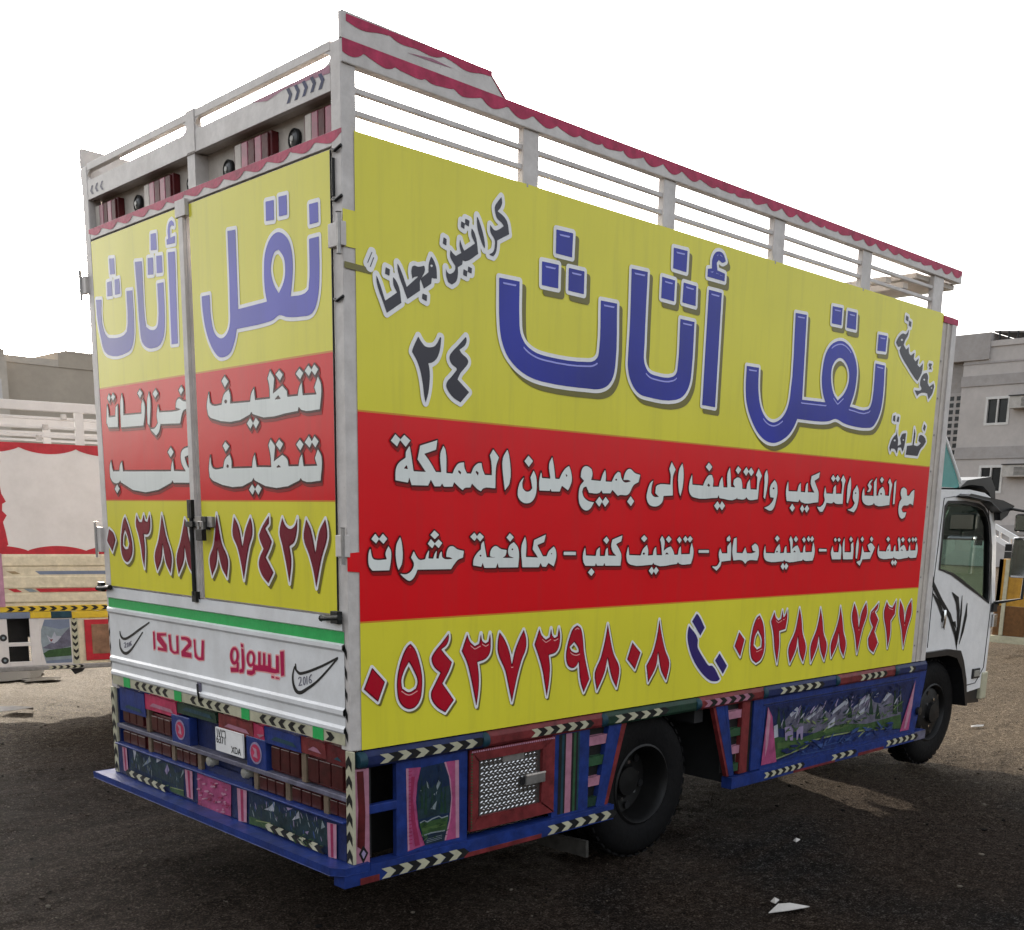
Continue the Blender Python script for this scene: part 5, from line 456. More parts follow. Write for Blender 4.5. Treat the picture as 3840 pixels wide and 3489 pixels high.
b = MB(); b.box((2.685, -0.022, 0.284), (5.12, 0.05, 0.352), P_BLUE); b.box((3.35, -0.0235, 0.284), (3.85, -0.0222, 0.30), P_RED); b.box((4.15, -0.0235, 0.284), (4.5, -0.0222, 0.305), P_RED); b.box((4.95, -0.0238, 0.286), (5.12, -0.0222, 0.35), PC['gv']); q = T(b, 'bottom_rail', 0.003)
b = MB(); chevrons(b, side, (3.02, 0.316), (3.46, 0.322), 0.036, 6, 0.0245, P_CREAM, P_BLACK, 0.5, 1); T(b, 'chevron_marks', parent=q); b = MB(); chevrons(b, side, (3.80, 0.320), (4.10, 0.322), 0.038, 3, 0.0245, P_CREAM, P_BLACK, 0.5, 1); T(b, 'chevron_marks', parent=q); b = MB(); chevrons(b, side, (4.53, 0.320), (4.98, 0.320), 0.042, 5, 0.0245, P_CREAM, P_BLACK, 0.5, 1); T(b, 'chevron_marks', parent=q)
# far-side skirts, so that the light under the truck is broken up
b = MB(); b.box((0.02, W-0.03, 0.30), (1.62, W, 0.86), P_BLUE); T(b, 'far_skirt'); b = MB(); b.box((2.55, W-0.03, 0.29), (4.86, W, 0.86), P_BLUE); T(b, 'far_skirt')
b = MB(); b.box((2.74, 0.05, 0.30), (2.76, W-0.05, 0.80), DARK); T(b, 'under_panel'); b = MB(); b.box((1.15, 0.45, 0.30), (1.17, W-0.05, 0.80), DARK); T(b, 'under_panel')
# chassis and running gear
b = MB()
for y in (0.74, 1.43): b.box((0.12, y, 0.56), (6.2, y+0.08, 0.78), DARK)
for x in (0.5, 1.4, 2.4, 3.3, 4.4, 5.0): b.box((x, 0.06, 0.70), (x+0.08, W-0.06, 0.80), DARK)
b.tube([(1.98, 0.25, 0.41), (1.98, W-0.25, 0.41)], 0.075, DARK); b.tube([(5.60, 0.3, 0.41), (5.60, W-0.3, 0.41)], 0.05, DARK); b.box((5.20, 0.38, 0.20), (5.92, 1.87, 0.55), DARK); b.box((1.82, 0.9, 0.30), (2.14, 1.35, 0.56), DARK); b.box((2.9, 0.75, 0.42), (3.9, 1.5, 0.75), DARK); T(b, 'chassis')  # low unseen box under the cab is added to block sun and set the shadow edge
def wheel(x, y, out, R=0.405, w=0.2, dish=0.10):
    s = out
    b = MB(); pr = [(0.215, -0.006), (0.235, 0.004), (0.30, 0.010), (0.36, 0.006), (R-0.018, -0.012), (R-0.004, -0.035), (R, -0.06), (R, -w+0.06), (R-0.004, -w+0.035), (R-0.018, -w+0.012), (0.30, -w-0.006), (0.215, -w)]
    b.lathe((x, y, R), (0, s, 0), pr, 40, RUBBER)
    for k in range(40):                                          # tread blocks
        a = 2*math.pi*k/40
        for h0, h1 in ((-0.022, -0.085), (-w+0.085, -w+0.022)):
            c, sn = math.cos(a), math.sin(a); c2, s2 = math.cos(a+0.09), math.sin(a+0.09); r0, r1 = R-0.004, R+0.008; q = lambda r, cc, ss, h: (x+r*cc, y+s*h, R+r*ss)
            b.add([q(r0, c, sn, h0), q(r0, c2, s2, h0), q(r0, c2, s2, h1), q(r0, c, sn, h1), q(r1, c, sn, h0), q(r1, c2, s2, h0), q(r1, c2, s2, h1), q(r1, c, sn, h1)], [(4, 5, 6, 7), (0, 1, 5, 4), (1, 2, 6, 5), (2, 3, 7, 6), (3, 0, 4, 7)], RUBBER)
    wl = T(b, 'wheel', smooth=True)
    b = MB(); b.lathe((x, y, R), (0, s, 0), [(0.226, 0.004), (0.215, 0.010), (0.205, -0.004), (0.196, -0.04), (0.185, -dish), (0.12, -dish+(0.02 if dish < 0.1 else -0.01)), (0.085, -dish+0.02), (0.08, -dish+0.05), (0.0, -dish+0.055)], 36, RIM)
    for k in range(6):
        a = 2*math.pi*k/6+0.3; c, sn = math.cos(a), math.sin(a); b.lathe((x+0.105*c, y+s*(-dish+0.005), R+0.105*sn), (0, s, 0), [(0.0, 0.022), (0.012, 0.022), (0.012, 0.0)], 6, CHROME)
        b.lathe((x+0.155*math.cos(a+.5), y+s*(-dish+0.012), R+0.155*math.sin(a+.5)), (0, s, 0), [(0.0, 0.0), (0.022, 0.0), (0.022, -0.004)], 10, PLASTIC)
    T(b, 'rim', smooth=True, parent=wl); return wl
wheel(1.985, 0.085, -1, dish=0.14); wheel(1.985, 0.335, -1); wheel(1.985, W-0.085, 1, dish=0.14); wheel(1.985, W-0.335, 1)
wheel(5.565, 0.16, -1, dish=0.02); wheel(5.565, W-0.16, 1, dish=0.02)
b = MB(); b.prism([(0.33, 0.118), (0.33, 0.195), (-0.02, 0.212), (-0.025, 0.125)], lambda u, v, d: (d, u, v), 1.43, 1.45, paint('weathered board', (0.05, 0.047, 0.042), 0.45, 0.6)); b.box((1.43, 0.25, 0.19), (1.45, 0.28, 0.74), DARK); T(b, 'mud_flap', label='weathered board hanging behind the rear wheel')
# ---------------------------------------------------------------- cab
Y0, Y1 = 0.11, 2.14
cabout = [(5.16, 0.90), (5.24, 0.885), (5.66, 0.878), (5.78, 0.845), (5.88, 0.77), (5.95, 0.66), (6.01, 0.52), (6.31, 0.535), (6.385, 0.66), (6.395, 1.03), (6.42, 1.21), (6.315, 1.71), (6.19, 1.985), (6.13, 2.045), (6.02, 2.075), (5.75, 2.092), (5.25, 2.078), (5.17, 2.06)]
win = [(5.385, 1.51), (5.46, 1.50), (5.60, 1.475), (5.72, 1.44), (5.86, 1.39), (6.04, 1.325), (6.285, 1.235), (6.285, 1.30), (6.205, 1.70), (6.155, 1.825), (6.10, 1.895), (6.02, 1.945), (5.92, 1.968), (5.70, 1.983), (5.42, 1.985), (5.38, 1.95)]
b = MB()
def holed(outer, inner, y, m, rev):
    tri = tessellate_polygon([[Vector((u, v, 0)) for u, v in outer], [Vector((u, v, 0)) for u, v in inner]]); pts = outer+inner
    b.add([(u, y, v) for u, v in pts], [tuple(t) for t in tri], m)
holed(cabout, win, Y0, P_CLEAN, 0); holed(cabout, win, Y1, P_CLEAN, 1); holed([(u, v) for u, v in cabout], [(u, v) for u, v in win], Y0+0.05, PLASTIC, 0); holed(cabout, win, Y1-0.05, PLASTIC, 1)
n = len(cabout)
for i in range(n):
    (a, c), (a2, c2) = cabout[i], cabout[(i+1) % n]
    if (a, c) in ((6.42, 1.21), (6.315, 1.71)): continue          # windscreen opening
    b.add([(a, Y0, c), (a2, Y0, c2), (a2, Y1, c2), (a, Y1, c)], [(0, 1, 2, 3)], PLASTIC if c < 0.9 and c2 < 0.9 and a < 6.2 and a2 < 6.05 else P_CLEAN)
for i in range(len(win)):
    (a, c), (a2, c2) = win[i], win[(i+1) % len(win)]
    for y in (Y0, Y1-0.05): b.add([(a, y, c), (a2, y, c2), (a2, y+0.05, c2), (a, y+0.05, c)], [(0, 1, 2, 3)], PLASTIC)
cab = T(b, 'cab')
b = MB(); ws = [(6.418, 1.205), (6.318, 1.712), (6.196, 1.975)]
for (a, c), (a2, c2) in zip(ws[:-1], ws[1:]): b.poly([(a, Y0+0.06, c), (a, Y1-0.06, c), (a2, Y1-0.06, c2), (a2, Y0+0.06, c2)], GLASS)
T(b, 'windscreen', parent=cab)
for y0, y1 in ((Y0-0.001, Y0+0.07), (Y1-0.07, Y1+0.001)):
    b = MB(); b.prism([(6.425, 1.20), (6.32, 1.712), (6.20, 1.985), (6.17, 1.975), (6.29, 1.70), (6.39, 1.20)], lambda u, v, d: (u, d, v), y0, y1, P_CLEAN); T(b, 'windscreen_pillar', parent=cab)
b = MB(); yy = Y0-0.004
def ring(outer, grow, m, d):
    c = np.mean(outer, 0)
    for i in range(len(outer)):
        p, q = np.array(outer[i]), np.array(outer[(i+1) % len(outer)])
        pp, qq = [w+(w-c)/np.linalg.norm(w-c)*grow for w in (p, q)]; b.add([(p[0], d, p[1]), (q[0], d, q[1]), (qq[0], d, qq[1]), (pp[0], d, pp[1])], [(0, 1, 2, 3)], m)
ring(win, 0.028, PLASTIC, yy); T(b, 'window_seal', parent=cab)
b = MB(); b.flat(win, lambda u, v, d: (u, d, v), Y0+0.02, GLASS); T(b, 'side_window', parent=cab); b = MB(); b.flat(win, lambda u, v, d: (u, d, v), Y1-0.02, GLASS); T(b, 'side_window', parent=cab)
b = MB(); b.tube([(5.30, Y0-0.002, 0.93), (5.30, Y0-0.002, 1.45), (5.34, Y0-0.002, 2.02), (5.50, Y0-0.002, 2.035), (5.95, Y0-0.002, 2.02), (6.11, Y0-0.002, 1.95), (6.24, Y0-0.002, 1.68), (6.345, Y0-0.002, 1.20), (6.33, Y0-0.002, 0.70), (6.20, Y0-0.002, 0.585), (6.03, Y0-0.002, 0.58)], 0.0035, PLASTIC, 5); T(b, 'door_gap', parent=cab)
b = MB(); b.tube([(5.51, Y0-0.012, 1.20), (5.50, Y0-0.022, 1.14), (5.51, Y0-0.012, 1.07)], 0.011, CHROME); b.lathe((5.51, Y0, 1.135), (0, -1, 0), [(0.0, 0.003), (0.026, 0.003), (0.028, 0.0)], 14, PLASTIC); T(b, 'door_handle', smooth=True, parent=cab)
b = MB(); b.box((6.12, Y0-0.014, 0.625), (6.25, Y0+0.001, 0.705), PLASTIC); b.box((6.135, Y0-0.02, 0.64), (6.235, Y0-0.013, 0.69), LENSW); T(b, 'side_marker_lamp', 0.003, parent=cab)
# flame sticker on the door
def ds(pts, w):
    P = np.array(pts, float); d = np.gradient(P, axis=0); d /= np.linalg.norm(d, axis=1)[:, None]; nn = np.stack([-d[:, 1], d[:, 0]], 1)*np.array(w)[:, None]/2; return [tuple(v) for v in np.vstack([P+nn, (P-nn)[::-1]])]
b = MB(); fl = [([(5.20, 1.80), (5.22, 1.55), (5.29, 1.40), (5.45, 1.27), (5.62, 1.15), (5.75, 1.00), (5.80, 0.88)], [0.004, 0.016, 0.026, 0.024, 0.026, 0.022, 0.003]),
      ([(5.29, 1.34), (5.42, 1.25), (5.50, 1.16), (5.55, 1.05)], [0.004, 0.026, 0.024, 0.003]), ([(5.62, 1.33), (5.72, 1.27), (5.76, 1.18), (5.78, 1.02)], [0.004, 0.034, 0.028, 0.004]), ([(5.80, 1.30), (5.81, 1.16), (5.80, 1.04), (5.79, 0.90)], [0.004, 0.018, 0.024, 0.004]),
      ([(5.90, 1.24), (5.90, 1.14), (5.87, 1.02), (5.83, 0.92)], [0.005, 0.026, 0.022, 0.004]), ([(5.66, 1.10), (5.72, 1.09), (5.75, 1.05)], [0.004, 0.022, 0.004]), ([(5.77, 1.06), (5.77, 1.0), (5.78, 0.94)], [0.010, 0.026, 0.006]), ([(5.86, 0.86), (5.87, 0.82), (5.885, 0.77)], [0.004, 0.022, 0.004]), ([(5.22, 1.44), (5.215, 1.38), (5.225, 1.30)], [0.003, 0.018, 0.003])]
fl = [(p_, [1.7*q_ for q_ in w_]) for p_, w_ in fl]
for pts, w in fl: b.flat(ds(pts, w), side, -Y0+0.0035, P_BLACK)
T(b, 'flame_sticker', parent=cab)
b = MB(); b.box((5.30, 0.3, 0.95), (5.85, 0.95, 1.22), PLASTIC); b.prism([(5.25, 1.2), (5.40, 1.2), (5.33, 1.72), (5.22, 1.72)], lambda u, v, d: (u, d, v), 0.35, 0.9, PLASTIC); b.prism([(5.25, 1.2), (5.40, 1.2), (5.33, 1.72), (5.22, 1.72)], lambda u, v, d: (u, d, v), 1.2, 1.9, PLASTIC); b.box((5.98, 0.2, 1.05), (6.3, 2.0, 1.26), PLASTIC); T(b, 'cab_seats', 0.03)
b = MB(); b.prism([(5.82, 0.875), (5.62, 0.90), (5.2, 0.90), (5.2, 0.86), (5.60, 0.855), (5.76, 0.82), (5.86, 0.73), (5.93, 0.60), (6.0, 0.42), (6.03, 0.42), (5.97, 0.64), (5.89, 0.79)], lambda u, v, d: (u, d, v), 0.08, 0.5, PLASTIC); T(b, 'wheel_arch_liner', parent=cab)
b = MB(); b.prism([(6.02, 0.52), (6.30, 0.535), (6.34, 0.42), (6.02, 0.44)], lambda u, v, d: (u, d, v), 0.13, 2.12, PLASTIC); b.box((6.31, 0.10, 0.44), (6.42, 2.15, 0.66), P_CREAM); T(b, 'front_bumper', 0.01)
b = MB()
for y in (0.14, 2.10): b.prism([(5.20, 2.10), (5.64, 2.10), (5.60, 2.17), (5.20, 2.55)], lambda u, v, d: (u, d, v), y, y+0.012, TEAL)
b.poly([(5.62, 0.14, 2.15), (5.62, 2.11, 2.15), (5.20, 2.11, 2.55), (5.20, 0.14, 2.55)], TEAL)
b.tube([(5.64, 0.138, 2.14), (5.42, 0.138, 2.35), (5.20, 0.138, 2.56)], 0.014, P_CLEAN); T(b, 'wind_deflector')
b = MB(); b.prism([(5.60, 2.10), (5.78, 2.13), (6.0, 2.125), (6.12, 2.08), (6.20, 2.0), (6.27, 1.96), (6.22, 2.12), (6.12, 2.20), (5.72, 2.16)], lambda u, v, d: (u, d, v), 0.12, 2.13, PLASTIC); T(b, 'sun_visor')
b = MB(); b.prism([(5.55, 2.04), (5.95, 2.01), (6.18, 1.93), (6.33, 1.95), (6.40, 1.985), (6.18, 2.02), (5.95, 2.035), (5.60, 2.055)], side, -0.108, -0.03, PLASTIC); b.prism([(6.20, 1.93), (6.33, 1.955), (6.40, 1.98), (6.33, 1.91), (6.22, 1.87)], side, -0.10, -0.05, PLASTIC); T(b, 'rain_visor', 0.004, parent=cab)
for s, yb in ((-1, Y0), (1, Y1)):
    b = MB(); ym = yb+s*0.25
    b.tube([(6.33, yb, 1.95), (6.34, yb+s*0.10, 1.96), (6.34, yb+s*0.22, 1.94)], 0.011, PLASTIC); b.tube([(6.40, yb, 1.22), (6.38, yb+s*0.08, 1.235), (6.34, yb+s*0.24, 1.27), (6.34, yb+s*0.26, 1.94)], 0.012, PLASTIC); b.box((6.36, yb-0.02 if s < 0 else yb-0.03, 1.15), (6.43, yb+0.03 if s < 0 else yb+0.02, 1.22), PLASTIC); b.box((6.37, yb-0.03, 1.03), (6.43, yb+0.02, 1.13), CHROME); arm = T(b, 'mirror_arm'); near_arm = arm if s < 0 else near_arm
    for z0, z1 in ((1.43, 1.745), (1.785, 1.925)):
        ya, yc = (yb+s*0.13, yb+s*0.36); lo_, hi_ = min(ya, yc), max(ya, yc)
        b = MB(); b.box((6.30, lo_, z0), (6.37, hi_, z1), CHROME if z0 < 1.7 else PLASTIC); mm = T(b, 'mirror_head', 0.02, smooth=False, parent=arm)
b = MB(); b.box((6.296, Y0-0.34, 1.45), (6.299, Y0-0.15, 1.725), CHROME); b.box((6.296, Y0-0.34, 1.80), (6.299, Y0-0.15, 1.912), CHROME); T(b, 'mirror_glass', parent=near_arm)
# ---------------------------------------------------------------- ground
def vnoise(x, y, seed):
    xi = np.floor(x).astype(int); yi = np.floor(y).astype(int); fx = x-xi; fy = y-yi; fx = fx*fx*(3-2*fx); fy = fy*fy*(3-2*fy)
    hh = lambda a, b_: ((np.sin(a*127.1+b_*311.7+seed*74.7)*43758.5453) % 1.0)
    return (hh(xi, yi)*(1-fx)+hh(xi+1, yi)*fx)*(1-fy)+(hh(xi, yi+1)*(1-fx)+hh(xi+1, yi+1)*fx)*fy
def gh(x, y):
    x = np.asarray(x, float); y = np.asarray(y, float)
    h = 0.036*(vnoise(x*0.9, y*0.9, 1)-.5)+0.022*(vnoise(x*2.6, y*2.6, 2)-.5)+0.016*(vnoise(x*7, y*7, 3)-.5)+0.010*(vnoise(x*17, y*17, 4)-.5)
    return h-0.012
N_ = 620; t_ = np.linspace(-1, 1, N_); g1 = np.sign(t_)*(np.abs(t_)*9+np.abs(t_)**6*500)
gx, gy = np.meshgrid(1.5+g1, 2.0+g1); r_ = np.hypot(gx-1.5, gy-2.0); gz = gh(gx, gy)*np.clip(1.3-r_/60, 0.3, 1)
vs = np.stack([gx.ravel(), gy.ravel(), gz.ravel()], 1); idx = np.arange(N_*N_).reshape(N_, N_)
fs = np.stack([idx[:-1, :-1], idx[:-1, 1:], idx[1:, 1:], idx[1:, :-1]], -1).reshape(-1, 4)
me = bpy.data.meshes.new('ground'); me.from_pydata(vs.tolist(), [], fs.tolist()); me.update(); me.polygons.foreach_set('use_smooth', [True]*len(fs)); ground = bpy.data.objects.new('ground', me); COL.objects.link(ground); ground['kind'] = 'structure'
gm = bpy.data.materials.new('oily gravel and dirt'); gm.use_nodes = True; nt = gm.node_tree; N = nt.nodes; L = nt.links; bs = N['Principled BSDF']; bs.inputs['Roughness'].default_value = 0.85; bs.inputs['Specular IOR Level'].default_value = 0.04
tc = N.new('ShaderNodeTexCoord')
def nz(scale, det, rough=0.65, st=None):
    t = N.new('ShaderNodeTexNoise'); t.inputs['Scale'].default_value = scale; t.inputs['Detail'].default_value = det; t.inputs['Roughness'].default_value = rough
    if st: mp = N.new('ShaderNodeMapping'); mp.inputs['Scale'].default_value = st; mp.inputs['Rotation'].default_value = (0, 0, 0.5); L.new(tc.outputs['Object'], mp.inputs[0]); L.new(mp.outputs[0], t.inputs['Vector'])
    else: L.new(tc.outputs['Object'], t.inputs['Vector'])
    return t.outputs['Fac']
def ramp(f, stops):
    r = N.new('ShaderNodeValToRGB'); e = r.color_ramp.elements
    while len(e) < len(stops): e.new(0.5)
    for k, (p, c) in enumerate(stops): e[k].position = p; e[k].color = (*c, 1)
    L.new(f, r.inputs[0]); return r.outputs[0]
def mixc(f, a, b_):
    m = N.new('ShaderNodeMix'); m.data_type = 'RGBA'; L.new(f, m.inputs[0]); L.new(a, m.inputs[6]); L.new(b_, m.inputs[7]); return m.outputs[2]
G0 = 0.55
f1 = nz(26, 9, 0.78); f2 = nz(95, 5, 0.7); fm = N.new('ShaderNodeMath'); fm.operation = 'MULTIPLY_ADD'; L.new(f2, fm.inputs[0]); fm.inputs[1].default_value = 0.6; fs1 = N.new('ShaderNodeMath'); fs1.operation = 'MULTIPLY'; L.new(f1, fs1.inputs[0]); fs1.inputs[1].default_value = 0.4; L.new(fs1.outputs[0], fm.inputs[2]); fine = fm.outputs[0]
c_dirt = ramp(fine, [(0.42, (0.010, 0.0068, 0.0048)), (0.49, (0.034, 0.0240, 0.0178)), (0.54, (0.062, 0.046, 0.035)), (0.62, (0.17, 0.135, 0.11))])
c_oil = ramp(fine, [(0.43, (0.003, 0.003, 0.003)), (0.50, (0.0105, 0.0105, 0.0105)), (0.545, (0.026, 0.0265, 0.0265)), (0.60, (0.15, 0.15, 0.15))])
c_pale = ramp(fine, [(0.42, (0.014, 0.010, 0.006)), (0.48, (0.060, 0.044, 0.028)), (0.535, (0.125, 0.094, 0.061)), (0.61, (0.33, 0.28, 0.21))])
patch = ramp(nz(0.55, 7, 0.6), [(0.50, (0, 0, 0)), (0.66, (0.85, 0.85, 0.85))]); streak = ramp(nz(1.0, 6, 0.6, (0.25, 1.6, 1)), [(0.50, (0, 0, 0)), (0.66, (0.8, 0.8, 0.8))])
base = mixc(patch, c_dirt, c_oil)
sx0 = N.new('ShaderNodeSeparateXYZ'); L.new(tc.outputs['Object'], sx0.inputs[0]); mry = N.new('ShaderNodeMapRange'); mry.inputs['From Min'].default_value = -0.3; mry.inputs['From Max'].default_value = 2.6; mry.inputs['To Max'].default_value = 0.92; L.new(sx0.outputs['Y'], mry.inputs['Value'])  # ground darkened toward +y: deeper shade painted into the dirt colour
c_shade = ramp(fine, [(0.43, (0.0035, 0.0023, 0.0016)), (0.495, (0.0130, 0.0088, 0.0063)), (0.545, (0.0260, 0.0185, 0.0138)), (0.60, (0.10, 0.085, 0.07))]); base = mixc(mry.outputs[0], base, c_shade)
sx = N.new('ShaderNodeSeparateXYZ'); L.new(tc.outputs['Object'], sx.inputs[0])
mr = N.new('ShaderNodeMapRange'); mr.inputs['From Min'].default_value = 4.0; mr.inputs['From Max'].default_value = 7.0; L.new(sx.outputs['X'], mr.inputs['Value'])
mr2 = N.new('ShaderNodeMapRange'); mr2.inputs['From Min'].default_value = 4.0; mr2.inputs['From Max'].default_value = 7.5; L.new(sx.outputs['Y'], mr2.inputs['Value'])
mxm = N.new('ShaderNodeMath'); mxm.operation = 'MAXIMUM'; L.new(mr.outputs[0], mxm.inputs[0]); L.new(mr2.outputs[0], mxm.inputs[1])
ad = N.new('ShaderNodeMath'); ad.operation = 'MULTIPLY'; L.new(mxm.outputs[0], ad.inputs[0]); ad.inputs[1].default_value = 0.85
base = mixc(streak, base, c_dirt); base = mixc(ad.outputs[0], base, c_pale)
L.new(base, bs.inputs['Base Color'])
h1 = nz(60, 6, 0.7); h2 = nz(240, 3, 0.6); hm = N.new('ShaderNodeMath'); hm.operation = 'MULTIPLY_ADD'; L.new(h2, hm.inputs[0]); hm.inputs[1].default_value = 0.35; L.new(h1, hm.inputs[2])
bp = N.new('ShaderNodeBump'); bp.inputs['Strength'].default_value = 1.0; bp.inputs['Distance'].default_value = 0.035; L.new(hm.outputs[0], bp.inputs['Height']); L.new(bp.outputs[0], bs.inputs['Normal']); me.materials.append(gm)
pb = MB(); pw = bpy.data.materials.new('puddle water'); pw.use_nodes = True; q_ = pw.node_tree.nodes['Principled BSDF']; q_.inputs['Base Color'].default_value = (0.03, 0.026, 0.022, 1); q_.inputs['Roughness'].default_value = 0.04
for cx_, cy_, ra, rb_ in ((1.55, 9.1, 0.55, 0.62), (1.95, 8.55, 0.20, 0.16), (1.15, 8.35, 0.25, 0.12)): pb.poly([(cx_+ra*math.cos(t)*(1+0.22*math.sin(3*t+cx_)+0.1*math.sin(7*t)), cy_+rb_*math.sin(t)*(1+0.2*math.cos(2*t)), 0.006) for t in np.linspace(0, 2*math.pi, 48, endpoint=False)], pw)
pd = pb.build('puddle'); pd['kind'] = 'structure'
# loose stones
def stone(r, flat=0.6):
    bm = bmesh.new(); bmesh.ops.create_icosphere(bm, subdivisions=1, radius=r)
    k = RS.uniform(0.7, 1.3, 3); k[2] *= flat
    for v in bm.verts: v.co = Vector((v.co.x*k[0], v.co.y*k[1], v.co.z*k[2]))*RS.uniform(0.72, 1.2)
    V = [tuple(v.co) for v in bm.verts]; Fc = [tuple(w.index for w in f.verts) for f in bm.faces]; bm.free(); return V, Fc
SM = [mat('stone dark', (0.010, 0.009, 0.0085), 0.85, 0.4, 30, spec=0.05), mat('stone brown', (0.040, 0.031, 0.025), 0.9, 0.35, 30, spec=0.05), mat('stone pale', (0.13, 0.112, 0.09), 0.9, 0.3, 30, spec=0.05)]
lib = [stone(1.0) for _ in range(10)]; vs = []; fs = []; mi_ = []
for i in range(22000):
    if i < 16000: x, y = RS.uniform(-2.2, 6.2), RS.uniform(-2.6, 7)
    else: x, y = RS.uniform(3, 14), RS.uniform(-3, 8)
    if 0 < x < 5.2 and 0.6 < y < 2.2: continue
    r = 0.0022+0.0045*RS.rand()**2+(0.012*RS.rand()**3 if i % 9 == 0 else 0); V, Fc = lib[i % 10]; a = RS.uniform(0, 6.28); ca, sa = math.cos(a)*r, math.sin(a)*r; z = float(gh(x, y))+r*0.25; k = len(vs)
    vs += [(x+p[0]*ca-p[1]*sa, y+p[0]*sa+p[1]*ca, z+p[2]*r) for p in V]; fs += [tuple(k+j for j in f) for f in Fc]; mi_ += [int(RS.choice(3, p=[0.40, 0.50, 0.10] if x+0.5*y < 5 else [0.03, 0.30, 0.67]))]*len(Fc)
me = bpy.data.meshes.new('gravel'); me.from_pydata(vs, [], fs); me.update(); me.polygons.foreach_set('material_index', mi_)
for m in SM: me.materials.append(m)
gv = bpy.data.objects.new('gravel', me); COL.objects.link(gv); gv['kind'] = 'stuff'; gv['label'] = 'loose gravel scattered over the dirt lot'; gv['category'] = 'gravel'
# ---------------------------------------------------------------- neighbouring truck on the left
lt = empty('stake_truck', 'cream painted truck with a blank white side sheet framed by a wavy red border', 'truck', (0.983, 6.914, 0.0), math.radians(-14))
def K(mb, name, bevel=0.0, smooth=False, parent=None): return mb.build(name, lt if parent is None else parent, bevel, smooth)
P_SHEET = mat('sun-bleached sheet', (0.60, 0.56, 0.53), 0.4, 0.05, 2, dirt=0.2); P_PLANK = paint('cream plank paint', (0.60, 0.52, 0.37), 0.2, 0.4); P_LRED = paint('scarlet border paint', (0.40, 0.02, 0.03), 0.2, 0.2); P_STRIPE = paint('slate blue stripe', (0.15, 0.18, 0.25), 0.1, 0.2)
b = MB(); b.box((0.03, 0.006, 1.42), (3.5, 0.05, 2.40), P_SHEET); b.box((0.03, 2.15, 1.42), (3.5, 2.20, 2.40), P_SHEET); K(b, 'side_sheet')
b = MB(); q = lambda u0, u1, ya, amp, per: [(u0+(u1-u0)*i/200, ya+amp*(abs(math.sin(math.pi*((u0+(u1-u0)*i/200)/per+0.35)))**0.7)) for i in range(201)]
b.flat([(0.03, 2.402)]+[(u, v) for u, v in q(0.03, 3.5, 2.365, -0.055, 0.48)]+[(3.5, 2.402)], side, -0.003, P_LRED); b.flat([(0.03, 1.40)]+[(u, v) for u, v in q(0.03, 3.5, 1.445, 0.045, 0.50)]+[(3.5, 1.40)], side, -0.003, P_LRED)
ed = [(0.03, 1.44), (0.10, 1.44), (0.165, 1.50), (0.15, 1.62), (0.135, 1.70), (0.17, 1.76), (0.135, 1.80), (0.14, 1.86), (0.172, 1.88), (0.14, 1.95), (0.12, 2.10), (0.15, 2.23), (0.12, 2.33), (0.10, 2.37), (0.03, 2.37)]; b.flat(ed, side, -0.0025, P_LRED); K(b, 'wavy_border')
for y in (0.0, 2.15):
    b = MB(); b.box((0.0, y, 2.685), (3.5, y+0.05, 2.768), P_SHEET); K(b, 'top_rail', 0.004)
    for z in (2.612, 2.532, 2.456): b = MB(); b.box((0.0, y+0.012, z), (3.5, y+0.035, z+0.026), P_SHEET); K(b, 'slat', 0.003)
    for u in (0.0, 0.80, 1.65, 2.5, 3.42): b = MB(); b.box((u, y+0.002, 2.40), (u+0.075, y+0.046, 2.69), P_SHEET); K(b, 'slat_post', 0.003)
for u, z in ((0.46, 2.425), (0.52, 2.52), (0.68, 2.62)): b = MB(); b.box((u, -0.006, z), (u+0.05, 0.0, z+0.05), STEEL); K(b, 'rail_bracket', 0.002)
b = MB(); prof = [(1.415, 0.0), (1.395, 0.012), (1.315, 0.012), (1.300, 0.0), (1.215, 0.0), (1.205, 0.010), (1.112, 0.010), (1.104, 0.0), (1.062, 0.0), (1.052, 0.012), (0.985, 0.012), (0.970, 0.0), (0.945, 0.0)]
for (za, da), (zc, dc) in zip(prof[:-1], prof[1:]): b.poly([side(0.10, za, da), side(3.5, za, da), side(3.5, zc, dc), side(0.10, zc, dc)], P_PLANK)
b.box((0.08, 0.001, 0.95), (3.5, 0.04, 1.415), P_PLANK); b.box((0.02, -0.015, 0.94), (0.10, 0.04, 1.42), PC['lp']); K(b, 'drop_side')
b = MB(); b.flat([(0.37, 1.262), (3.5, 1.262), (3.5, 1.230), (0.41, 1.230)], side, 0.0015, P_STRIPE); b.flat([(0.36, 1.1035), (3.5, 1.1035), (3.5, 1.070), (0.40, 1.070)], side, 0.0116, P_LRED); b.flat([(0.13, 1.262), (0.20, 1.262), (0.25, 1.235), (0.18, 1.235)], side, 0.0015, paint('tan paint', (0.30, 0.22, 0.12))); b.flat([(0.13, 1.103), (0.20, 1.103), (0.25, 1.073), (0.18, 1.073)], side, 0.0116, P_LRED); b.flat([(0.26, 1.103), (0.33, 1.103), (0.38, 1.073), (0.31, 1.073)], side, 0.0116, PC['gw']); K(b, 'painted_stripe')
b = MB(); b.box((0.05, -0.006, 0.89), (3.5, 0.03, 0.945), P_YEL); q = K(b, 'painted_beam', 0.003); b = MB(); chevrons(b, side, (0.10, 0.918), (3.4, 0.918), 0.042, 36, 0.0075, P_BLACK, None, 0.5, 1); K(b, 'chevron_marks', parent=q)
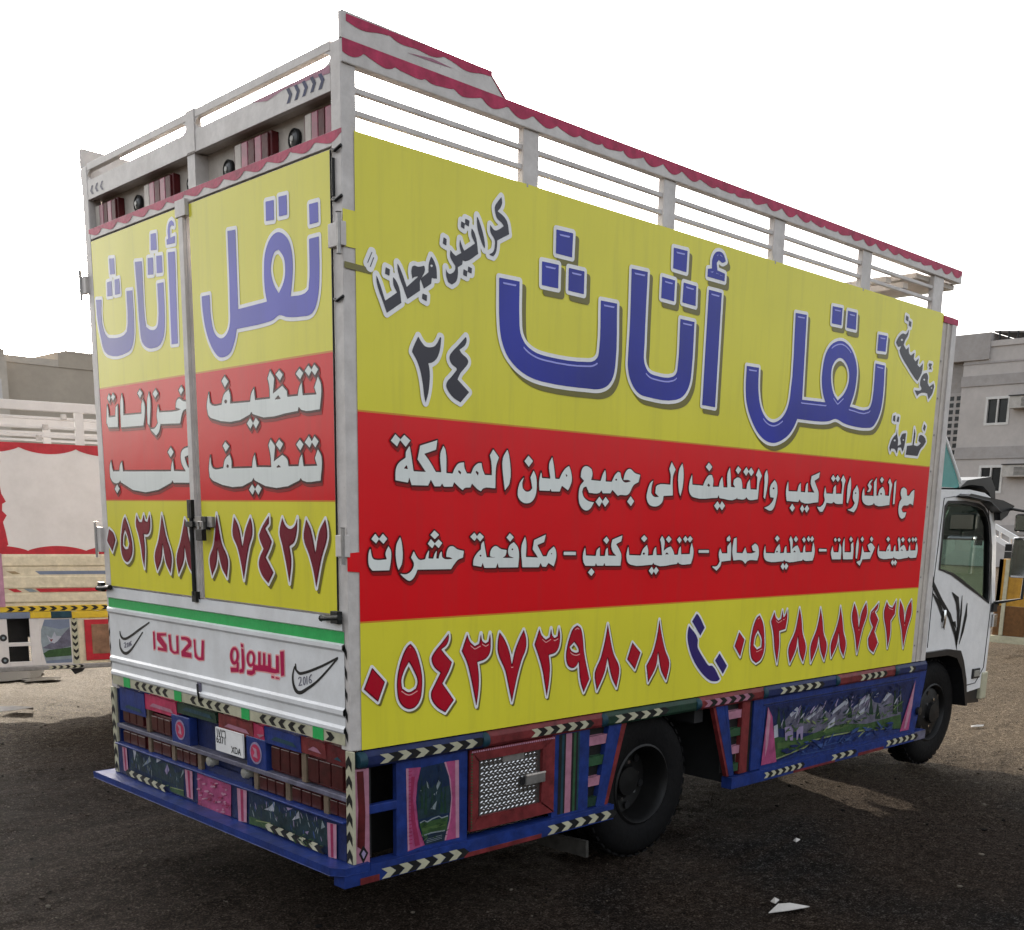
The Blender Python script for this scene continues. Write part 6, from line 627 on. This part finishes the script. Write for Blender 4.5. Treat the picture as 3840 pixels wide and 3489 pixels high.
b = MB(); b.box((0.0, -0.012, 0.83), (0.30, 0.03, 0.886), P_STRIPE); b.box((0.30, -0.012, 0.83), (0.48, 0.03, 0.886), P_YEL); b.box((0.48, -0.014, 0.825), (0.66, 0.03, 0.888), P_TEAL); b.box((0.66, -0.008, 0.82), (3.5, 0.03, 0.886), P_YEL); K(b, 'painted_beam', 0.006)
b = MB(); b.box((-0.04, -0.004, 0.39), (0.10, 0.05, 0.83), P_SHEET); b.box((0.29, 0.0, 0.39), (0.37, 0.03, 0.83), P_SHEET); b.box((0.10, 0.0, 0.575), (0.29, 0.03, 0.61), P_SHEET); b.box((0.10, 0.0, 0.39), (0.29, 0.03, 0.43), P_SHEET); b.box((0.10, 0.30, 0.39), (0.30, 0.32, 0.83), P_BLACK); K(b, 'lower_side_post', 0.003)
b = MB()
for z in (0.658, 0.449): b.lathe((0.06, -0.003, z), (0, -1, 0), [(0.0, 0.004), (0.028, 0.004), (0.034, 0.0)], 14, PLASTIC); b.lathe((0.06, -0.008, z), (0, -1, 0), [(0.0, 0.001), (0.012, 0.001)], 10, PC['gw'])
K(b, 'side_reflector')
b = MB(); b.box((0.37, 0.0, 0.39), (0.648, 0.028, 0.83), P_SHEET); q = K(b, 'picture_board', 0.003)
b = MB(); ovl = [(0.515+0.125*math.cos(t), 0.61+0.205*math.sin(t)) for t in np.linspace(0, 2*math.pi, 30, endpoint=False)]; b.flat([(0.41, 0.405), (0.638, 0.405), (0.638, 0.815), (0.42, 0.815), (0.385, 0.72), (0.378, 0.61), (0.39, 0.50)], side, 0.0012, PC['gw'])
b.flat([(0.40, 0.76), (0.42, 0.815), (0.638, 0.815), (0.638, 0.74), (0.55, 0.72)], side, 0.0016, P_STRIPE); b.flat([(0.385, 0.55), (0.47, 0.60), (0.56, 0.66), (0.638, 0.74), (0.638, 0.56), (0.50, 0.53)], side, 0.0019, PC['gv']); b.flat([(0.39, 0.50), (0.44, 0.53), (0.638, 0.55), (0.638, 0.47), (0.41, 0.46)], side, 0.0022, PC['gr'])
b.flat([(0.43, 0.67), (0.47, 0.64), (0.50, 0.70), (0.515, 0.66), (0.56, 0.655), (0.52, 0.61), (0.49, 0.59), (0.45, 0.61)], side, 0.0025, PC['wh']); b.flat([(0.44, 0.66), (0.455, 0.63), (0.485, 0.63), (0.465, 0.605)], side, 0.0028, P_RED); b.flat([(0.41, 0.43), (0.638, 0.44), (0.638, 0.405), (0.42, 0.405)], side, 0.0025, P_STRIPE); K(b, 'painted_bird', parent=q)
b = MB(); b.box((0.648, -0.004, 0.39), (0.71, 0.03, 0.90), P_CREAM); q = K(b, 'chevron_post', 0.003); b = MB(); chevrons(b, side, (0.679, 0.86), (0.679, 0.41), 0.045, 7, 0.0055, P_BLACK, None, 0.5, 1); K(b, 'chevron_marks', parent=q)
b = MB(); b.box((0.71, 0.0, 0.39), (1.30, 0.028, 0.83), P_PLANK); b.box((0.765, -0.02, 0.42), (1.24, 0.0, 0.805), P_LRED); b.box((0.825, -0.024, 0.48), (1.18, -0.018, 0.76), paint('rusty brown board', (0.22, 0.12, 0.07), 0.35, 0.5)); K(b, 'tool_locker', 0.004)
b = MB(); b.box((-0.04, -0.02, 0.345), (3.5, 0.04, 0.39), STEEL); q = K(b, 'bottom_rail', 0.006); b = MB(); chevrons(b, side, (0.42, 0.368), (0.72, 0.368), 0.030, 5, 0.022, P_CREAM, P_BLACK, 0.5, 1); K(b, 'chevron_marks', parent=q)
b = MB(); b.prism([(0.62, 0.345), (0.76, 0.345), (0.73, 0.31), (0.66, 0.285)], side, -0.05, -0.03, PLASTIC); K(b, 'mud_flap')
b = MB(); b.box((1.30, 0.30, 0.39), (1.6, 0.32, 0.83), DARK); b.box((0.05, 0.03, 0.83), (3.5, 2.17, 0.89), DARK); b.box((0.2, 0.75, 0.58), (4.9, 0.85, 0.80), DARK); b.box((0.2, 1.40, 0.58), (4.9, 1.50, 0.80), DARK); K(b, 'chassis')
for u in (1.95, 4.15):
    for y in (0.28, 1.95):
        b = MB(); b.lathe((u, y, 0.40), (0, -1, 0), [(0.10, 0.01), (0.22, 0.0), (0.30, 0.01), (0.38, 0.0), (0.40, -0.04), (0.40, -0.18), (0.37, -0.22), (0.10, -0.2)], 28, RUBBER); K(b, 'wheel', smooth=True)
b = MB(); b.prism([(3.6, 0.9), (4.15, 0.88), (4.45, 0.6), (4.85, 0.6), (4.9, 1.2), (4.65, 2.05), (3.6, 2.08)], side, -2.1, -0.1, P_CLEAN); K(b, 'cab', 0.04)
# ---------------------------------------------------------------- yellow truck glimpsed past the cab
yt = empty('yellow_lorry', 'orange yellow stake lorry with white posts glimpsed behind the cab mirrors', 'truck', (14.0, 0.9, 0.0))
def Q(mb, name, bevel=0.0): return mb.build(name, yt, bevel)
P_OCH = paint('ochre paint', (0.42, 0.22, 0.03), 0.25, 0.35); P_OCD = paint('brown board', (0.14, 0.065, 0.022), 0.3, 0.4)
b = MB(); b.box((0.0, 0.0, 0.68), (0.05, 2.36, 1.36), P_OCH); b.box((0.0, 2.30, 0.68), (4.4, 2.36, 1.36), P_OCH); b.box((0.0, 0.0, 0.68), (4.4, 0.06, 1.36), P_OCH); Q(b, 'upper_board')
b = MB(); b.box((-0.003, 0.0, 0.24), (0.05, 2.36, 0.675), P_OCD); b.box((-0.03, 0.0, 0.13), (0.05, 2.38, 0.235), P_CREAM); Q(b, 'lower_board', 0.005)
for y in (0.1, 0.55, 1.0, 1.45, 1.82, 2.20): b = MB(); b.box((-0.03, y, 0.24), (-0.004, y+0.055, 1.36), P_CREAM); Q(b, 'stake', 0.004)
b = MB(); b.box((-0.01, 0.05, 1.37), (0.06, 2.3, 1.47), PLASTIC); b.box((-0.008, 1.9, 1.48), (0.05, 2.3, 1.58), P_BLACK); Q(b, 'crossbar')
for k in range(2):
    b = MB(); o = k*0.16; b.prism([(2.50, 1.80-o), (2.50, 1.87-o), (1.5, 1.35-o), (1.5, 1.28-o)], lambda u, v, d: (d, u, v), 0.02, 0.07, P_CLEAN); Q(b, 'ladder_rail', 0.004)
for k in range(6): b = MB(); y = 2.4-0.16*k; b.box((0.03, y, 1.60-0.083*k+0.05), (0.06, y+0.03, 1.78-0.083*k+0.02), P_CLEAN); Q(b, 'ladder_rung')
b = MB(); b.box((4.5, 0.2, 0.5), (6.0, 2.2, 2.0), P_OCH); b.box((0.1, 0.7, 0.42), (6.0, 1.7, 0.66), DARK); Q(b, 'cab', 0.06)
for x in (1.0, 5.2):
    for y in (0.15, 1.95): b = MB(); b.lathe((x, y, 0.40), (0, 1, 0), [(0.1, 0.0), (0.37, 0.0), (0.40, 0.04), (0.40, 0.2), (0.37, 0.24), (0.1, 0.24)], 24, RUBBER); Q(b, 'wheel')
# ---------------------------------------------------------------- buildings
CONC = mat('pale cement render', (0.44, 0.41, 0.39), 0.9, 0.10, 0.7, dirt=0.30, dirtcol=(0.24, 0.22, 0.21)); CONC2 = mat('darker cement band', (0.34, 0.32, 0.31), 0.9, 0.12, 0.8, dirt=0.3); CONC3 = mat('weathered annex render', (0.27, 0.255, 0.245), 0.9, 0.15, 0.8, dirt=0.4)
PANE = mat('dark window pane', (0.02, 0.022, 0.024), 0.12, 0.2, 3); FRAME = mat('window aluminium', (0.55, 0.54, 0.52), 0.5, 0.1, 5); ACM = mat('air conditioner casing', (0.42, 0.40, 0.37), 0.6, 0.15, 6, dirt=0.4)
rb = empty('apartment_building', 'grey three storey apartment building with sliding windows and wall air conditioners', 'building', (50.0, 4.0, 0.0))
def Bd(mb, name, parent=None, bevel=0.0): return mb.build(name, rb if parent is None else parent, bevel)
def wallholes(b, y0, y1, z0, z1, holes, m, x=0.0, dep=0.18):
    ys = sorted({y0, y1, *[h[0] for h in holes], *[h[1] for h in holes]}); zs = sorted({z0, z1, *[h[2] for h in holes], *[h[3] for h in holes]})
    for a, c in zip(ys[:-1], ys[1:]):
        for e, g in zip(zs[:-1], zs[1:]):
            if any(h[0] <= a and c <= h[1] and h[2] <= e and g <= h[3] for h in holes): continue
            b.poly([(x, a, e), (x, c, e), (x, c, g), (x, a, g)], m)
    for h in holes:
        for p, r in (((h[0], h[2]), (h[1], h[2])), ((h[1], h[2]), (h[1], h[3])), ((h[1], h[3]), (h[0], h[3])), ((h[0], h[3]), (h[0], h[2]))): b.poly([(x, *p), (x, *r), (x+dep, *r), (x+dep, *p)], m)
hw = [(y, y+1.05, z0, z1) for y in (14.58, 10.2, 6.0, 2.2) for z0, z1 in ((6.50, 7.68), (3.42, 4.60), (0.9, 1.5))]
b = MB(); wallholes(b, 0.0, 16.9, 0.0, 10.17, hw, CONC); b.poly([(0, 0, 0), (12, 0, 0), (12, 0, 10.17), (0, 0, 10.17)], CONC); b.poly([(0, 16.9, 0), (12, 16.9, 0), (12, 16.9, 10.17), (0, 16.9, 10.17)], CONC); b.poly([(12, 0, 0), (12, 16.9, 0), (12, 16.9, 10.17), (12, 0, 10.17)], CONC); b.poly([(0, 0, 9.7), (12, 0, 9.7), (12, 16.9, 9.7), (0, 16.9, 9.7)], CONC2); Bd(b, 'wall')
for z0, z1 in ((8.24, 8.71), (4.95, 5.49), (1.5, 1.93)): b = MB(); b.box((-0.05, -0.05, z0), (0.03, 16.93, z1), CONC2); Bd(b, 'string_course')
b = MB(); b.box((-0.06, -0.05, 9.95), (0.2, 16.95, 10.2), CONC); b.box((-0.03, -0.02, 9.22), (0.02, 16.92, 9.30), CONC2); Bd(b, 'parapet')
b = MB(); b.box((-0.1, 15.7, 9.4), (4.0, 17.6, 10.58), CONC2); b.box((0.3, 16.9, 0.0), (8, 19.6, 9.9), CONC3); w = Bd(b, 'stair_tower')
b = MB(); b.box((0.22, 16.93, 5.1), (0.295, 17.99, 8.02), CONC2)
for i in range(3):
    for j in range(9): y = 17.0+i*0.32; z = 5.2+j*0.31; b.poly([(0.2195, y, z), (0.2195, y+0.2, z), (0.2195, y+0.2, z+0.2), (0.2195, y, z+0.2)], PANE)
Bd(b, 'breeze_block_screen', w)
b = MB()
b.prism([(15.7, 10.60), (11.5, 10.22), (11.5, 10.30), (15.7, 10.68)], lambda u, v, d: (d, u, v), 0.2, 3.0, CONC3)
for k in range(9): y = 15.4-k*0.42; b.box((0.16, y, 10.18), (0.24, y+0.06, 10.62-k*0.04), PLASTIC)
Bd(b, 'roof_awning')
for (a, c, z0, z1) in hw:
    b = MB(); f = 0.06
    for r in (((a-0.05, z0-0.05), (c+0.05, z0+f)), ((a-0.05, z1-f), (c+0.05, z1+0.05)), ((a-0.05, z0+f), (a+f, z1-f)), ((c-f, z0+f), (c+0.05, z1-f)), (((a+c)/2-0.03, z0+f), ((a+c)/2+0.03, z1-f))): b.box((-0.02, r[0][0], r[0][1]), (0.10, r[1][0], r[1][1]), FRAME)
    wf = Bd(b, 'window'); b = MB(); b.box((0.11, a+0.01, z0+0.01), (0.15, c-0.01, z1-0.01), PANE); Bd(b, 'pane', wf)
    if z1 > 2:
        zc = z0+(0.62 if z0 > 5 else 0.68); b = MB(); b.box((-0.55, a-1.32, zc), (0.1, a-0.22, zc+0.52), ACM); b.box((-0.6, a-1.36, zc+0.53), (0.0, a-0.18, zc+0.57), PLASTIC)
        for k in range(7): b.box((-0.556, a-1.25, zc+0.06+k*0.055), (-0.552, a-0.75, zc+0.085+k*0.055), PLASTIC)
        Bd(b, 'air_conditioner', bevel=0.02)
ob = empty('old_building', 'plain tan building with a stepped parapet behind the cream truck', 'building', (14.95, 45.0, 0.0))
TAN = mat('sand coloured render', (0.42, 0.36, 0.29), 0.9, 0.10, 0.5, dirt=0.25, dirtcol=(0.25, 0.21, 0.17)); TANL = mat('parapet render', (0.50, 0.44, 0.37), 0.9, 0.1, 0.8, dirt=0.2)
b = MB(); b.box((0.0, 0.0, 0.0), (16.0, 10.0, 7.7), TAN); b.build('wall', ob); b = MB(); b.box((0.0, -0.03, 7.701), (2.28, 0.25, 7.98), TANL); b.box((2.281, -0.04, 7.701), (16.0, 9.0, 8.32), TAN); b.box((2.6, -0.06, 8.321), (9.0, 8.0, 8.40), TANL); b.build('parapet', ob)
nb = empty('grey_block', 'grey block at the far left, only its edge showing beside the tan building', 'building', (4.0, 44.0, 0.0))
b = MB(); b.box((0.0, 0.0, 0.0), (10.75, 9.0, 7.75), TANL); b.prism([(0, 7.751), (10.7, 7.751), (10.7, 8.02), (10.2, 8.2), (0, 8.3)], lambda u, v, d: (u, d, v), 0.0, 0.3, TAN); b.build('wall', nb); b = MB(); b.box((9.9, -0.02, 5.9), (10.5, 0.0, 6.9), P_SHEET); b.box((9.9, -0.03, 5.8), (10.6, 0.02, 5.9), PLASTIC); b.build('window', nb)
# unseen dark rim added behind the viewer to darken low reflections in the sheet
b = MB(); HB = mat('added dark backdrop', (0.055, 0.048, 0.042), 0.95, 0.3, 0.4)
n = 70; hv = []
for i in range(n): t = math.radians(150+210*i/(n-1)); hv.append((30*math.cos(t), 30*math.sin(t), 2.6+1.6*abs(math.sin(i*0.9))*(0.5+0.5*math.sin(i*2.3))))
for i in range(n-1):
    (x0, y0, h0), (x1, y1, h1) = hv[i], hv[i+1]; b.poly([(x0, y0, -0.3), (x1, y1, -0.3), (x1*1.08, y1*1.08, h1), (x0*1.08, y0*1.08, h0)], HB); b.poly([(x0*1.08, y0*1.08, h0), (x1*1.08, y1*1.08, h1), (x1*1.6, y1*1.6, 0), (x0*1.6, y0*1.6, 0)], HB)
hl = b.build('reflection_backdrop'); hl['kind'] = 'structure'
# ---------------------------------------------------------------- litter
PAPER = mat('dirty paper', (0.55, 0.53, 0.50), 0.8, 0.15, 20, dirt=0.4); CARD = mat('grey card', (0.34, 0.31, 0.28), 0.85, 0.2, 20, dirt=0.3)
def scrap(name, x, y, rz, pts, lift, m, label, cat, grp):
    b = MB(); n = len(pts); c = Vector((sum(p[0] for p in pts)/n, sum(p[1] for p in pts)/n)); z0 = float(gh(x, y))+0.012
    V = [(p[0], p[1], z0+lift*((i*7) % 3)/2) for i, p in enumerate(pts)]+[(c.x, c.y, z0+lift*1.3)]; b.add(V+[(a, d, e-0.004) for a, d, e in V], [(i, (i+1) % n, n) for i in range(n)]+[(n+1+(i+1) % n, n+1+i, 2*n+1) for i in range(n)]+[(i, n+1+i, n+1+(i+1) % n, (i+1) % n) for i in range(n)], m)
    o = b.build(name); o.location = (x, y, 0); o.rotation_euler = (0, 0, rz); tag(o, label, cat, grp); return o
G1 = 'litter on the dirt lot'
scrap('paper_scrap', 1.90, -0.93, -0.72, [(-0.10, -0.025), (0.0, -0.03), (0.10, -0.02), (0.085, 0.035), (0.02, 0.05), (-0.045, 0.015)], 0.03, PAPER, 'crumpled white scrap lying in the shaded foreground below the front skirt', 'paper', G1)
scrap('paper_scrap', 1.96, -0.82, 0.3, [(-0.03, -0.01), (0.02, -0.015), (0.03, 0.012), (-0.01, 0.02)], 0.01, PAPER, 'small white scrap just behind the crumpled scrap', 'paper', G1)
scrap('paper_scrap', 7.52, 0.61, -0.5, [(-0.07, -0.01), (0.05, -0.02), (0.075, 0.0), (0.0, 0.012), (-0.06, 0.01)], 0.012, PAPER, 'thin pale scrap on the sunlit sand right of the front wheel', 'paper', G1)
scrap('paper_scrap', 2.9, -0.35, 0.2, [(-0.03, -0.01), (0.02, -0.015), (0.025, 0.012), (-0.01, 0.015)], 0.008, PAPER, 'tiny white scrap on the shaded dirt behind the front wheel', 'paper', G1)
scrap('flat_stone', 1.04, 6.75, -0.6, [(-0.16, -0.05), (0.02, -0.07), (0.17, -0.03), (0.15, 0.05), (-0.02, 0.075), (-0.15, 0.04)], 0.035, CARD, 'flat pale stone on dark dirt beside the cream truck', 'stone', G1)
scrap('cardboard_scrap', 1.62, -1.36, 0.4, [(-0.04, -0.02), (0.03, -0.03), (0.045, 0.02), (-0.03, 0.03)], 0.012, CARD, 'small reddish grey scrap near the bottom edge of the picture', 'litter', G1)
